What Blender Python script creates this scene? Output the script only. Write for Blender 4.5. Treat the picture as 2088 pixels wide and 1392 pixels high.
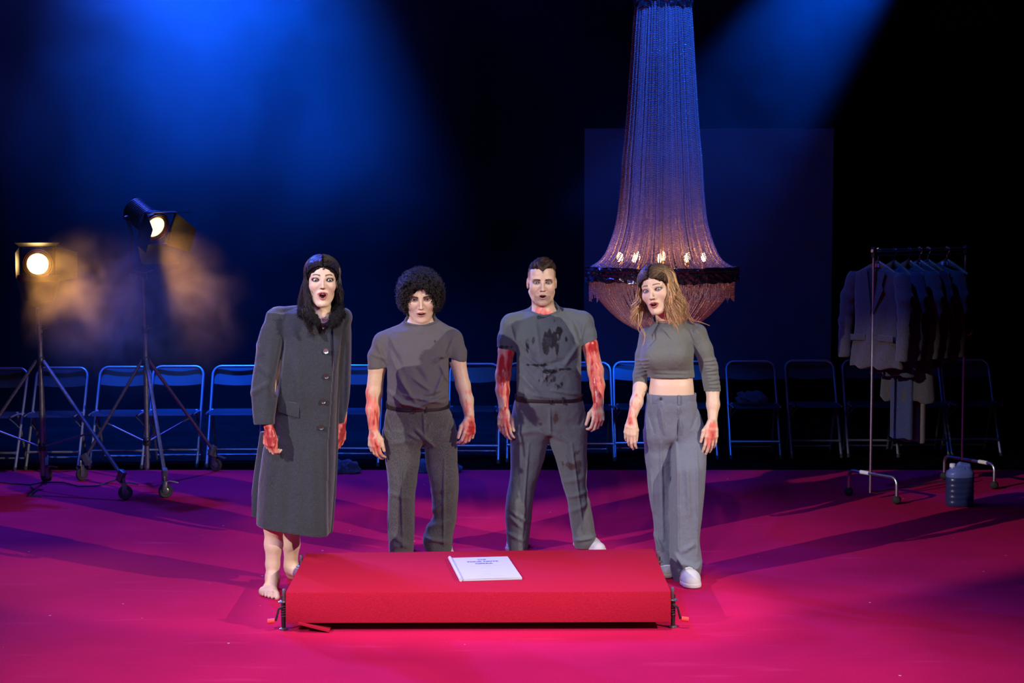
import bpy, bmesh, math, random
import numpy as np
from mathutils import Vector, Matrix
random.seed(7)
for o in list(bpy.data.objects): bpy.data.objects.remove(o)
SC = bpy.context.scene
COL = SC.collection
# ------------------------------------------------------------------ camera
F_PX, PITCH, CAM_H = 3565.0, math.radians(4.2), 2.07
cam_data = bpy.data.cameras.new('camera')
cam_data.sensor_width = 36.0
cam_data.lens = F_PX / 2088 * 36.0
cam = bpy.data.objects.new('camera', cam_data)
cam.location = (0, 0, CAM_H)
cam.rotation_euler = (math.pi / 2 - PITCH, 0, 0)
COL.objects.link(cam)
SC.camera = cam
# ------------------------------------------------------------------ view, world
SC.view_settings.view_transform = 'Standard'
SC.view_settings.look = 'None'
SC.view_settings.gamma = 1.0
SC.view_settings.use_curve_mapping = False
SC.view_settings.exposure = 0.0
SC.cycles.max_bounces = 6
SC.cycles.diffuse_bounces = 3
SC.cycles.glossy_bounces = 2
SC.cycles.transmission_bounces = 3
SC.cycles.transparent_max_bounces = 6
SC.cycles.volume_bounces = 0
SC.cycles.sample_clamp_indirect = 4.0
SC.cycles.volume_max_steps = 64
SC.cycles.volume_step_rate = 2.0
W = bpy.data.worlds.new('hall_dark')
SC.world = W
W.use_nodes = True
W.node_tree.nodes['Background'].inputs[0].default_value = (0.001, 0.0015, 0.01, 1)
W.node_tree.nodes['Background'].inputs[1].default_value = 1.0

# ------------------------------------------------------------------ stage lights
def spot(name, loc, aim, col, power, size=30, blend=0.5, radius=0.12):
    d = bpy.data.lights.new(name, 'SPOT')
    d.color = col; d.energy = power; d.spot_size = math.radians(size)
    d.spot_blend = blend; d.shadow_soft_size = radius
    o = bpy.data.objects.new(name, d)
    o.location = loc
    o.rotation_euler = (Vector(aim) - Vector(loc)).to_track_quat('-Z', 'Y').to_euler()
    COL.objects.link(o)
    return o
# front of house profiles, warm and neutral
spot('profile_front_left', (-6.7, 3.1, 4.9), (1.13, 10.8, 0.06), (1.0, 0.90, 0.84), 3900, 18.2, 0.35, 0.035)
spot('profile_front_right', (6.9, 3.7, 4.8), (-1.6, 10.7, 0.0), (1.0, 0.84, 0.68), 3800, 20.4, 0.35, 0.035)
spot('profile_front_centre', (-0.6, 0.4, 6.0), (-0.3, 8.6, 0), (1.0, 0.92, 0.92), 800, 28, 0.3, 0.08)
spot('downlight_front', (0.2, 6.6, 7.4), (0.15, 6.9, 0), (1.0, 0.86, 0.66), 2350, 53, 1.0, 0.15)
spot('wash_front_blue', (-2.4, 0.8, 6.6), (-1.0, 9.6, 0), (0.12, 0.20, 1.0), 1500, 40, 0.7, 0.10)
# blue washes from above and behind
spot('wash_top_left', (-3.2, 14.6, 6.6), (-2.5, 10.9, 0.0), (0.05, 0.09, 1.0), 3600, 74, 0.9, 0.15)
spot('wash_top_right', (2.6, 14.2, 6.8), (0.9, 9.2, 0.0), (0.06, 0.12, 1.0), 800, 50, 0.9, 0.15)
spot('rim_back_left', (-3.6, 13.6, 4.4), (-0.5, 10.0, 1.4), (0.05, 0.16, 1.0), 1600, 30, 0.6, 0.08)
spot('wash_side_left', (-6.4, 9.0, 4.2), (0.2, 9.0, 0.2), (0.45, 0.10, 1.0), 700, 40, 0.9, 0.1)
spot('wash_chairs', (-4.5, 9.5, 5.6), (-1.9, 14.4, 0.3), (0.03, 0.18, 1.0), 650, 32, 0.9, 0.1)
spot('wash_chandelier', (1.6, 9.6, 6.0), (1.0, 12.0, 3.0), (0.01, 0.13, 1.0), 2300, 30, 0.8, 0.1)
spot('wash_rack', (0.4, 10.6, 5.4), (3.0, 12.8, 1.3), (0.03, 0.14, 1.0), 700, 22, 0.9, 0.1)
# blue beams seen in the haze, then an added fill
spot('beam_left', (-2.8, 14.0, 7.9), (-2.5, 16.9, 0.0), (0.0, 0.085, 1.0), 44000, 42, 0.8, 0.1)
spot('beam_right', (4.1, 14.2, 5.95), (0.0, 16.2, 0.0), (0.0, 0.085, 1.0), 15000, 21, 0.4, 0.1)
spot('fill_upstage_blue', (0.5, 14.4, 6.5), (0.2, 15.8, 0.2), (0.0, 0.03, 1.0), 90, 70, 0.9, 0.1)  # wide dim blue fill, added to lift the dark upstage; no visible beam

# ------------------------------------------------------------------ camera maths used to measure the place
def ray(px, py):
    a = (px - 1044) / F_PX; b = -(py - 696) / F_PX
    return np.array([a, math.cos(PITCH) + b * math.sin(PITCH), -math.sin(PITCH) + b * math.cos(PITCH)])
def PZ(px, py, z=0.0):
    r = ray(px, py); return np.array([0, 0, CAM_H]) + r * ((z - CAM_H) / r[2])
def PY(px, py, y):
    r = ray(px, py); return np.array([0, 0, CAM_H]) + r * (y / r[1])
# ------------------------------------------------------------------ object helpers
def tag(o, label=None, cat=None, group=None, kind=None):
    if label: o['label'] = label
    if cat: o['category'] = cat
    if group: o['group'] = group
    if kind: o['kind'] = kind
    return o
def empty(name, loc=(0, 0, 0), rz=0.0):
    o = bpy.data.objects.new(name, None); o.location = loc; o.rotation_euler = (0, 0, rz)
    o.empty_display_size = 0.1
    COL.objects.link(o); return o
def link(name, me, m=None, parent=None):
    o = bpy.data.objects.new(name, me); COL.objects.link(o)
    if m is not None:
        for mm in (m if isinstance(m, (list, tuple)) else [m]): me.materials.append(mm)
    if parent is not None: o.parent = parent
    return o
def copy_tree(o, parent=None):
    c = o.copy(); COL.objects.link(c); c.parent = parent
    for ch in [x for x in COL.objects if x.parent == o]: copy_tree(ch, c)
    return c
def mesh_np(name, V, Fq, cols=None, smooth=True, attr=None):
    """V (n,3); Fq (m,3|4)"""
    me = bpy.data.meshes.new(name)
    V = np.ascontiguousarray(V, dtype=np.float32); Fq = np.ascontiguousarray(Fq, dtype=np.int32)
    k = Fq.shape[1]; m = len(Fq)
    me.vertices.add(len(V)); me.vertices.foreach_set('co', V.ravel())
    me.loops.add(m * k); me.loops.foreach_set('vertex_index', Fq.ravel())
    me.polygons.add(m)
    me.polygons.foreach_set('loop_start', np.arange(0, m * k, k, dtype=np.int32))
    if smooth: me.polygons.foreach_set('use_smooth', np.ones(m, dtype=bool))
    me.update(calc_edges=True)
    if cols is not None:
        a = me.color_attributes.new('Col', 'FLOAT_COLOR', 'POINT')
        c = np.ones((len(V), 4), dtype=np.float32); c[:, :3] = cols
        a.data.foreach_set('color', c.ravel())
    if attr is not None:
        for kx, v in attr.items():
            a = me.attributes.new(kx, 'FLOAT', 'POINT'); a.data.foreach_set('value', np.asarray(v, dtype=np.float32))
    me.validate()
    return me

class MB:
    """collects simple shapes into one mesh"""
    def __init__(s): s.v = []; s.f = []; s.c = []
    def _add(s, vs, fs):
        n = len(s.v); s.v += [tuple(float(q) for q in v) for v in vs]; s.f += [tuple(i + n for i in f) for f in fs]
    def box(s, c, d, rot=None, taper=1.0):
        hx, hy, hz = d[0] / 2, d[1] / 2, d[2] / 2
        vs = [Vector((x * (taper if z > 0 else 1), y * (taper if z > 0 else 1), z)) for z in (-hz, hz) for x, y in ((-hx, -hy), (hx, -hy), (hx, hy), (-hx, hy))]
        if rot is not None: vs = [rot @ v for v in vs]
        vs = [v + Vector(c) for v in vs]
        s._add(vs, [(3, 2, 1, 0), (4, 5, 6, 7), (0, 1, 5, 4), (1, 2, 6, 5), (2, 3, 7, 6), (3, 0, 4, 7)]); return s
    def tube(s, pts, r, n=10, cap=True, flat=None):
        pts = [Vector([float(q) for q in p]) for p in pts]
        rs = r if isinstance(r, (list, tuple)) else [r] * len(pts)
        up = None; rings = []
        for i, p in enumerate(pts):
            if i == 0: t = pts[1] - pts[0]
            elif i == len(pts) - 1: t = pts[-1] - pts[-2]
            else: t = (pts[i + 1] - p).normalized() + (p - pts[i - 1]).normalized()
            t.normalize()
            if up is None: up = Vector((0, 0, 1)) if abs(t.z) < 0.9 else Vector((1, 0, 0))
            u = (up - t * up.dot(t)).normalized(); w = t.cross(u); up = u
            a, b = (rs[i], rs[i]) if flat is None else (rs[i], rs[i] * flat)
            rings.append([p + u * (math.cos(k * 2 * math.pi / n) * a) + w * (math.sin(k * 2 * math.pi / n) * b) for k in range(n)])
        vs = [v for R in rings for v in R]; fs = []
        for i in range(len(rings) - 1):
            for k in range(n):
                a = i * n + k; b = i * n + (k + 1) % n
                fs.append((a, b, b + n, a + n))
        if cap: fs.append(tuple(range(n))[::-1]); fs.append(tuple(range((len(rings) - 1) * n, len(rings) * n)))
        s._add(vs, fs); return s
    def lathe(s, prof, n=24, c=(0, 0, 0), rot=None):
        """prof: list of (r, h) along local z"""
        vs = []; fs = []
        for r, h in prof:
            for k in range(n):
                v = Vector((r * math.cos(k * 2 * math.pi / n), r * math.sin(k * 2 * math.pi / n), h))
                if rot is not None: v = rot @ v
                vs.append(v + Vector(c))
        for i in range(len(prof) - 1):
            for k in range(n):
                a = i * n + k; b = i * n + (k + 1) % n
                fs.append((a, b, b + n, a + n))
        if prof[0][0] > 1e-6: fs.append(tuple(range(n))[::-1])
        if prof[-1][0] > 1e-6: fs.append(tuple(range((len(prof) - 1) * n, len(prof) * n)))
        s._add(vs, fs); return s
    def poly(s, pts, th, nrm):
        """flat polygon with thickness"""
        pts = [Vector([float(q) for q in p]) for p in pts]; nv = Vector(nrm).normalized() * th; n = len(pts)
        s._add(pts + [p + nv for p in pts], [tuple(range(n))[::-1], tuple(range(n, 2 * n))] + [(i, (i + 1) % n, (i + 1) % n + n, i + n) for i in range(n)]); return s
    def grid(s, fn, nu, nv):
        vs = [fn(i / (nu - 1), j / (nv - 1)) for i in range(nu) for j in range(nv)]
        fs = [(i * nv + j, i * nv + j + 1, (i + 1) * nv + j + 1, (i + 1) * nv + j) for i in range(nu - 1) for j in range(nv - 1)]
        s._add(vs, fs); return s
    def build(s, name, m=None, parent=None, smooth=True, bevel=0.0, angle=40, solid=0.0, sub=0):
        me = bpy.data.meshes.new(name); me.from_pydata(s.v, [], s.f)
        bm = bmesh.new(); bm.from_mesh(me); bmesh.ops.recalc_face_normals(bm, faces=bm.faces)
        if solid > 0: bmesh.ops.solidify(bm, geom=bm.faces[:], thickness=solid)
        if bevel > 0:
            es = [e for e in bm.edges if len(e.link_faces) == 2 and e.calc_face_angle(0) > math.radians(40)]
            bmesh.ops.bevel(bm, geom=es, offset=bevel, segments=2, profile=0.6, affect='EDGES', clamp_overlap=True)
        bm.to_mesh(me); bm.free()
        if smooth:
            for p in me.polygons: p.use_smooth = True
            me.set_sharp_from_angle(angle=math.radians(angle))
        me.validate()
        o = link(name, me, m, parent)
        if sub:
            md = o.modifiers.new('sub', 'SUBSURF'); md.levels = sub; md.render_levels = sub
        return o

# ------------------------------------------------------------------ materials
def node_mat(name):
    m = bpy.data.materials.new(name); m.use_nodes = True
    nt = m.node_tree; return m, nt, nt.nodes['Principled BSDF']
def setin(b, **k):
    for kk, v in k.items():
        kk = kk.replace('_', ' ')
        b.inputs[kk].default_value = v
def mat(name, col, rough=0.5, metal=0.0, noise=0.0, nscale=30.0, bump=0.0, bscale=200.0, spec=0.5, sheen=0.0, emit=None, estr=0.0, attr=None, detail=4.0, stretch=None):
    m, nt, b = node_mat(name)
    L = nt.links.new; N = nt.nodes.new
    setin(b, Base_Color=(*col, 1), Roughness=rough, Metallic=metal)
    b.inputs['Specular IOR Level'].default_value = spec
    if sheen: b.inputs['Sheen Weight'].default_value = sheen; b.inputs['Sheen Roughness'].default_value = 0.5
    tc = N('ShaderNodeTexCoord')
    vec = tc.outputs['Object']
    if stretch:
        mp = N('ShaderNodeMapping'); mp.inputs['Scale'].default_value = stretch; L(vec, mp.inputs[0]); vec = mp.outputs[0]
    src = None
    if attr:
        at = N('ShaderNodeVertexColor'); at.layer_name = attr; src = at.outputs['Color']; L(src, b.inputs['Base Color'])
    if noise > 0:
        nz = N('ShaderNodeTexNoise'); nz.inputs['Scale'].default_value = nscale; nz.inputs['Detail'].default_value = detail
        L(vec, nz.inputs['Vector'])
        mr = N('ShaderNodeMapRange'); mr.inputs['From Min'].default_value = 0.3; mr.inputs['From Max'].default_value = 0.7
        mr.inputs['To Min'].default_value = 1 - noise; mr.inputs['To Max'].default_value = 1 + noise
        L(nz.outputs[0], mr.inputs['Value'])
        mx = N('ShaderNodeVectorMath'); mx.operation = 'SCALE'
        if src is not None: L(src, mx.inputs[0])
        else: mx.inputs[0].default_value = col
        L(mr.outputs[0], mx.inputs['Scale']); L(mx.outputs[0], b.inputs['Base Color'])
    if bump > 0:
        n2 = N('ShaderNodeTexNoise'); n2.inputs['Scale'].default_value = bscale; n2.inputs['Detail'].default_value = 2.0
        L(vec, n2.inputs['Vector'])
        bp = N('ShaderNodeBump'); bp.inputs['Strength'].default_value = bump; bp.inputs['Distance'].default_value = 0.004
        L(n2.outputs[0], bp.inputs['Height']); L(bp.outputs[0], b.inputs['Normal'])
    if emit is not None:
        b.inputs['Emission Color'].default_value = (*emit, 1); b.inputs['Emission Strength'].default_value = estr
    return m

# ------------------------------------------------------------------ signed distance modelling
_rs = np.random.RandomState(5)
_LAT = _rs.rand(32, 32, 32).astype(np.float32)
def vnoise(x, y, z):
    xi = np.floor(x).astype(np.int64); yi = np.floor(y).astype(np.int64); zi = np.floor(z).astype(np.int64)
    fx = (x - xi); fy = (y - yi); fz = (z - zi)
    fx = fx * fx * (3 - 2 * fx); fy = fy * fy * (3 - 2 * fy); fz = fz * fz * (3 - 2 * fz)
    g = lambda a, b, c: _LAT[(xi + a) & 31, (yi + b) & 31, (zi + c) & 31]
    x00 = g(0, 0, 0) * (1 - fx) + g(1, 0, 0) * fx; x10 = g(0, 1, 0) * (1 - fx) + g(1, 1, 0) * fx
    x01 = g(0, 0, 1) * (1 - fx) + g(1, 0, 1) * fx; x11 = g(0, 1, 1) * (1 - fx) + g(1, 1, 1) * fx
    return (x00 * (1 - fy) + x10 * fy) * (1 - fz) + (x01 * (1 - fy) + x11 * fy) * fz - 0.5
def fbm(x, y, z, o=3):
    s = 0; a = 1.0
    for i in range(o): s = s + a * vnoise(x * 2 ** i + 7 * i, y * 2 ** i + 3 * i, z * 2 ** i); a *= 0.5
    return s
def smin(a, b, k):
    if k <= 0: return np.minimum(a, b)
    h = np.maximum(k - np.abs(a - b), 0) / k
    return np.minimum(a, b) - h * h * k * 0.25
def smax(a, b, k): return -smin(-a, -b, k)
def d_caps(X, Y, Z, a, b, ra, rb):
    a = np.asarray(a, float); b = np.asarray(b, float); ab = b - a; L2 = max(ab @ ab, 1e-9)
    px, py, pz = X - a[0], Y - a[1], Z - a[2]
    h = np.clip((px * ab[0] + py * ab[1] + pz * ab[2]) / L2, 0, 1)
    return np.sqrt((px - ab[0] * h) ** 2 + (py - ab[1] * h) ** 2 + (pz - ab[2] * h) ** 2) - (ra + (rb - ra) * h)
def d_ell(X, Y, Z, c, r, R=None):
    x, y, z = X - c[0], Y - c[1], Z - c[2]
    if R is not None: x, y, z = (R[0][0] * x + R[1][0] * y + R[2][0] * z, R[0][1] * x + R[1][1] * y + R[2][1] * z, R[0][2] * x + R[1][2] * y + R[2][2] * z)
    k0 = np.sqrt((x / r[0]) ** 2 + (y / r[1]) ** 2 + (z / r[2]) ** 2)
    k1 = np.sqrt((x / r[0] ** 2) ** 2 + (y / r[1] ** 2) ** 2 + (z / r[2] ** 2) ** 2) + 1e-9
    return k0 * (k0 - 1) / k1
class Field:
    def __init__(s, lo, hi, h):
        s.lo = np.array(lo, float); s.h = h
        s.n = (np.ceil((np.array(hi) - s.lo) / h)).astype(int) + 1
        s.ax = [(s.lo[i] + h * np.arange(s.n[i])).astype(np.float32) for i in range(3)]
        s.a = np.full(tuple(s.n), 0.5, dtype=np.float32)
    def sub(s, lo, hi):
        i0 = [int(max(0, math.floor((lo[i] - s.lo[i]) / s.h))) for i in range(3)]
        i1 = [int(min(s.n[i], math.ceil((hi[i] - s.lo[i]) / s.h) + 1)) for i in range(3)]
        if any(i1[i] <= i0[i] for i in range(3)): return None, None
        sl = tuple(slice(i0[i], i1[i]) for i in range(3))
        return sl, (s.ax[0][sl[0]][:, None, None], s.ax[1][sl[1]][None, :, None], s.ax[2][sl[2]][None, None, :])
    def op(s, fn, lo, hi, k=0.0, mode='add', m=0.03):
        m = m + k
        sl, g = s.sub(np.array(lo) - m, np.array(hi) + m)
        if sl is None: return
        d = fn(*g).astype(np.float32); A = s.a[sl]
        if mode == 'add': s.a[sl] = smin(A, d, k)
        elif mode == 'sub': s.a[sl] = smax(A, -d, k)
        else: s.a[sl] = smax(A, d, k)
    def caps(s, a, b, ra, rb, k=0.0, mode='add'):
        a = np.asarray(a, float); b = np.asarray(b, float); r = max(ra, rb)
        s.op(lambda X, Y, Z: d_caps(X, Y, Z, a, b, ra, rb), np.minimum(a, b) - r, np.maximum(a, b) + r, k, mode)
    def chain(s, pts, rs, k=0.01, mode='add', kk=0.004):
        pts = [np.asarray(p, float) for p in pts]; R = max(rs)
        def fn(X, Y, Z):
            d = None
            for i in range(len(pts) - 1):
                e = d_caps(X, Y, Z, pts[i], pts[i + 1], rs[i], rs[i + 1]); d = e if d is None else smin(d, e, kk)
            return d
        s.op(fn, np.min(pts, 0) - R, np.max(pts, 0) + R, k, mode)
    def ell(s, c, r, k=0.0, mode='add', R=None):
        m = max(r)
        s.op(lambda X, Y, Z: d_ell(X, Y, Z, c, r, R), np.array(c) - m, np.array(c) + m, k, mode)
    def zloft(s, rows, k=0.0, mode='add', n=2.0, cap=0.01, yaw=0.0):
        """rows (z, cx, cy, a, b), any order; smooth in z, ends rounded"""
        r = np.array(sorted(rows)); z = r[:, 0]
        def it(j, q): return pchip(z, r[:, j], q)
        lo = [(r[:, 1] - r[:, 3]).min() - .02, (r[:, 2] - np.maximum(r[:, 4], r[:, 3] * abs(math.sin(yaw)))).min() - .02, z[0] - .01]
        hi = [(r[:, 1] + r[:, 3]).max() + .02, (r[:, 2] + np.maximum(r[:, 4], r[:, 3] * abs(math.sin(yaw)))).max() + .02, z[-1] + .01]
        cs, sn = math.cos(yaw), math.sin(yaw)
        def fn(X, Y, Z):
            q = np.clip(Z, z[0], z[-1]).ravel(); cx, cy, a, b = [it(j, q)[None, None, :] for j in (1, 2, 3, 4)]
            dx, dy = X - cx, Y - cy
            u, v = (dx * cs + dy * sn) / a, (-dx * sn + dy * cs) / b
            au, av = np.abs(u), np.abs(v)
            rho = (au ** n + av ** n) ** (1 / n)
            # distance by gradient length
            g = np.sqrt((au ** (n - 1) / a) ** 2 + (av ** (n - 1) / b) ** 2) / np.maximum(rho, 1e-4) ** (n - 1)
            d = (rho - 1) / np.maximum(g, 1e-3)
            dz = np.maximum(Z - z[-1], z[0] - Z) + 0 * d
            return smax(d, dz, cap)
        s.op(fn, lo, hi, k, mode)
    def disp(s, fn, band=0.03):
        """add fn(x,y,z) to the field near the surface"""
        ii = np.nonzero(np.abs(s.a) < band)
        x, y, z = s.ax[0][ii[0]], s.ax[1][ii[1]], s.ax[2][ii[2]]
        s.a[ii] += fn(x, y, z).astype(np.float32)
    def mesh(s):
        a = s.a; b = (a < 0)
        nb = b[:-1].astype(np.uint8) + b[1:]
        nb = nb[:, :-1] + nb[:, 1:]; nb = nb[:, :, :-1] + nb[:, :, 1:]
        act = np.nonzero((nb > 0) & (nb < 8)); del nb
        na = len(act[0]); idx = np.full(tuple(s.n - 1), -1, dtype=np.int32); idx[act] = np.arange(na)
        acc = np.zeros((na, 3)); cnt = np.zeros(na)
        cor = [(i, j, k) for i in (0, 1) for j in (0, 1) for k in (0, 1)]
        val = {c: a[act[0] + c[0], act[1] + c[1], act[2] + c[2]] for c in cor}
        for c in cor:
            for ax in range(3):
                if c[ax] == 0:
                    e = list(c); e[ax] = 1; e = tuple(e)
                    v0, v1 = val[c], val[e]; m = (v0 < 0) != (v1 < 0)
                    t = v0[m] / (v0[m] - v1[m])
                    p = np.tile(np.array(c, float), (m.sum(), 1)); p[:, ax] += t
                    acc[m] += p; cnt[m] += 1
        V = s.lo + s.h * (np.stack(act, 1) + acc / cnt[:, None])
        Q = []
        for ax in range(3):
            o1, o2 = [(1, 2), (2, 0), (0, 1)][ax]
            s0 = [slice(None)] * 3; s1 = [slice(None)] * 3; s0[ax] = slice(0, -1); s1[ax] = slice(1, None)
            ch = np.nonzero(b[tuple(s0)] != b[tuple(s1)])
            ch = np.stack(ch, 1)
            ok = (ch[:, o1] > 0) & (ch[:, o2] > 0) & (ch[:, o1] < s.n[o1] - 1) & (ch[:, o2] < s.n[o2] - 1)
            ch = ch[ok]
            inside = b[ch[:, 0], ch[:, 1], ch[:, 2]]
            def at(d1, d2):
                q = ch.copy(); q[:, o1] -= d1; q[:, o2] -= d2; return idx[q[:, 0], q[:, 1], q[:, 2]]
            quad = np.stack([at(0, 0), at(1, 0), at(1, 1), at(0, 1)], 1)
            quad[~inside] = quad[~inside][:, ::-1]
            Q.append(quad)
        Q = np.concatenate(Q); Q = Q[(Q >= 0).all(1)]
        return V, Q
def pchip(x, y, q):
    x = np.asarray(x, float); y = np.asarray(y, float)
    if len(x) == 1: return np.full_like(q, y[0])
    h = np.diff(x); dl = np.diff(y) / h; m = np.zeros(len(x))
    m[0], m[-1] = dl[0], dl[-1]
    for i in range(1, len(x) - 1): m[i] = 0 if dl[i - 1] * dl[i] <= 0 else 2 * dl[i - 1] * dl[i] / (dl[i - 1] + dl[i])
    i = np.clip(np.searchsorted(x, q) - 1, 0, len(h) - 1); t = (q - x[i]) / h[i]
    return (y[i] * (2 * t ** 3 - 3 * t ** 2 + 1) + h[i] * m[i] * (t ** 3 - 2 * t ** 2 + t) + y[i + 1] * (-2 * t ** 3 + 3 * t ** 2) + h[i] * m[i + 1] * (t ** 3 - t ** 2))
def relax(V, Q, it=2, lam=0.5):
    """light Laplacian smoothing along the quad edges"""
    E = np.concatenate([Q[:, [0, 1]], Q[:, [1, 2]], Q[:, [2, 3]], Q[:, [3, 0]]]); n = len(V)
    deg = np.bincount(E.ravel(), minlength=n).astype(float); deg[deg == 0] = 1
    for _ in range(it):
        for L in (lam, -lam * 1.04):
            S = np.stack([np.bincount(E[:, 0], V[E[:, 1], j], n) + np.bincount(E[:, 1], V[E[:, 0], j], n) for j in range(3)], 1) / deg[:, None]
            V = V + L * (S - V)
    return V
def rotm(yaw=0, pitch=0, roll=0):
    """yaw about z, pitch about x (positive tips the face down), roll about y; degrees"""
    return np.array(Matrix.Rotation(math.radians(yaw), 3, 'Z') @ Matrix.Rotation(math.radians(pitch), 3, 'X') @ Matrix.Rotation(math.radians(roll), 3, 'Y'))
def strands(paths, rad, n=3, cols=None):
    """paths (S,T,3) -> tapered tubes; rad (S,) or scalar; returns V,F,C"""
    P = np.asarray(paths, float); S, T, _ = P.shape
    tg = np.gradient(P, axis=1); tg /= np.linalg.norm(tg, axis=2, keepdims=True) + 1e-9
    up = np.zeros_like(tg); up[..., 1] = -1.0; up[..., 0] = .3
    u = np.cross(tg, up); u /= np.linalg.norm(u, axis=2, keepdims=True) + 1e-9; w = np.cross(tg, u)
    r = np.ones(S)[:, None] * np.asarray(rad).reshape(-1, 1) * np.clip(1.15 - np.linspace(0, 1, T) ** 3 * 1.0, .12, 1)[None, :]
    V = np.stack([P + (u * math.cos(2 * math.pi * k / n) + w * math.sin(2 * math.pi * k / n)) * r[..., None] for k in range(n)], 2)
    idx = np.arange(S * T * n).reshape(S, T, n)
    f = np.stack([idx[:, :-1, :], np.roll(idx, -1, 2)[:, :-1, :], np.roll(idx, -1, 2)[:, 1:, :], idx[:, 1:, :]], -1).reshape(-1, 4)
    C = None
    if cols is not None: C = np.repeat(np.asarray(cols)[:, :, None, :], n, 2).reshape(-1, 3)
    return V.reshape(-1, 3), f, C
# ------------------------------------------------------------------ the room
def structure(o): o['kind'] = 'structure'; return o
M = {}
M['stage'] = mat('black_stage_floor', (0.003, 0.003, 0.003), rough=0.95, noise=0.3, nscale=3, spec=0.0)
M['drape'] = mat('black_drape', (0.0015, 0.0015, 0.002), rough=1.0, noise=0.2, nscale=4, spec=0.0)
M['screen'] = mat('grey_gauze_screen', (0.13, 0.14, 0.16), rough=0.95, spec=0.0)
# floor, back wall, side walls
structure(MB().box((0, 9, -0.07), (20, 26, 0.1)).build('floor', M['stage'], smooth=False))
def drape(u, v, x0, y0, x1, y1, h=8.5):
    x = x0 + (x1 - x0) * u; y = y0 + (y1 - y0) * u
    L = math.hypot(x1 - x0, y1 - y0); nx, ny = (y1 - y0) / L, -(x1 - x0) / L
    o = 0.10 * math.sin(u * L * 9 + 1.3 * math.sin(u * L * 2.1)) * (0.7 + 0.3 * math.sin(u * 31))
    return (x + nx * o, y + ny * o, -0.02 + h * v)
structure(MB().grid(lambda u, v: drape(u, v, -8.5, 18.6, 8.5, 18.6), 700, 3).build('wall_back', M['drape'], solid=0.01))
structure(MB().grid(lambda u, v: drape(u, v, -7.6, 8.0, -7.6, 18.8), 400, 3).build('wall_left', M['drape'], solid=0.01))
structure(MB().grid(lambda u, v: drape(u, v, 7.6, 18.8, 7.6, 8.0), 400, 3).build('wall_right', M['drape'], solid=0.01))
# pale projection screen hanging in the dark upstage
a = PY(1192, 262, 17.6); b = PY(1700, 262, 17.6)
sc = empty('projection_screen', (float((a[0] + b[0]) / 2), 17.6, 0))
tag(sc, 'wide plain screen in the dark behind the chandelier, lit faint blue', 'screen')
wd = float(b[0] - a[0]); tz = float(a[2])
MB().box((0, 0, tz / 2 + 0.2), (wd, 0.02, tz - 0.4)).build('screen_cloth', M['screen'], sc, smooth=False)
fr = MB()
fr.box((0, 0.03, tz - 0.02), (wd, 0.04, 0.05)); fr.box((-wd / 2 + .02, 0.03, tz / 2), (0.04, 0.04, tz)); fr.box((wd / 2 - .02, 0.03, tz / 2), (0.04, 0.04, tz))
fr.build('frame', M['stage'], sc, smooth=False)

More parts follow.
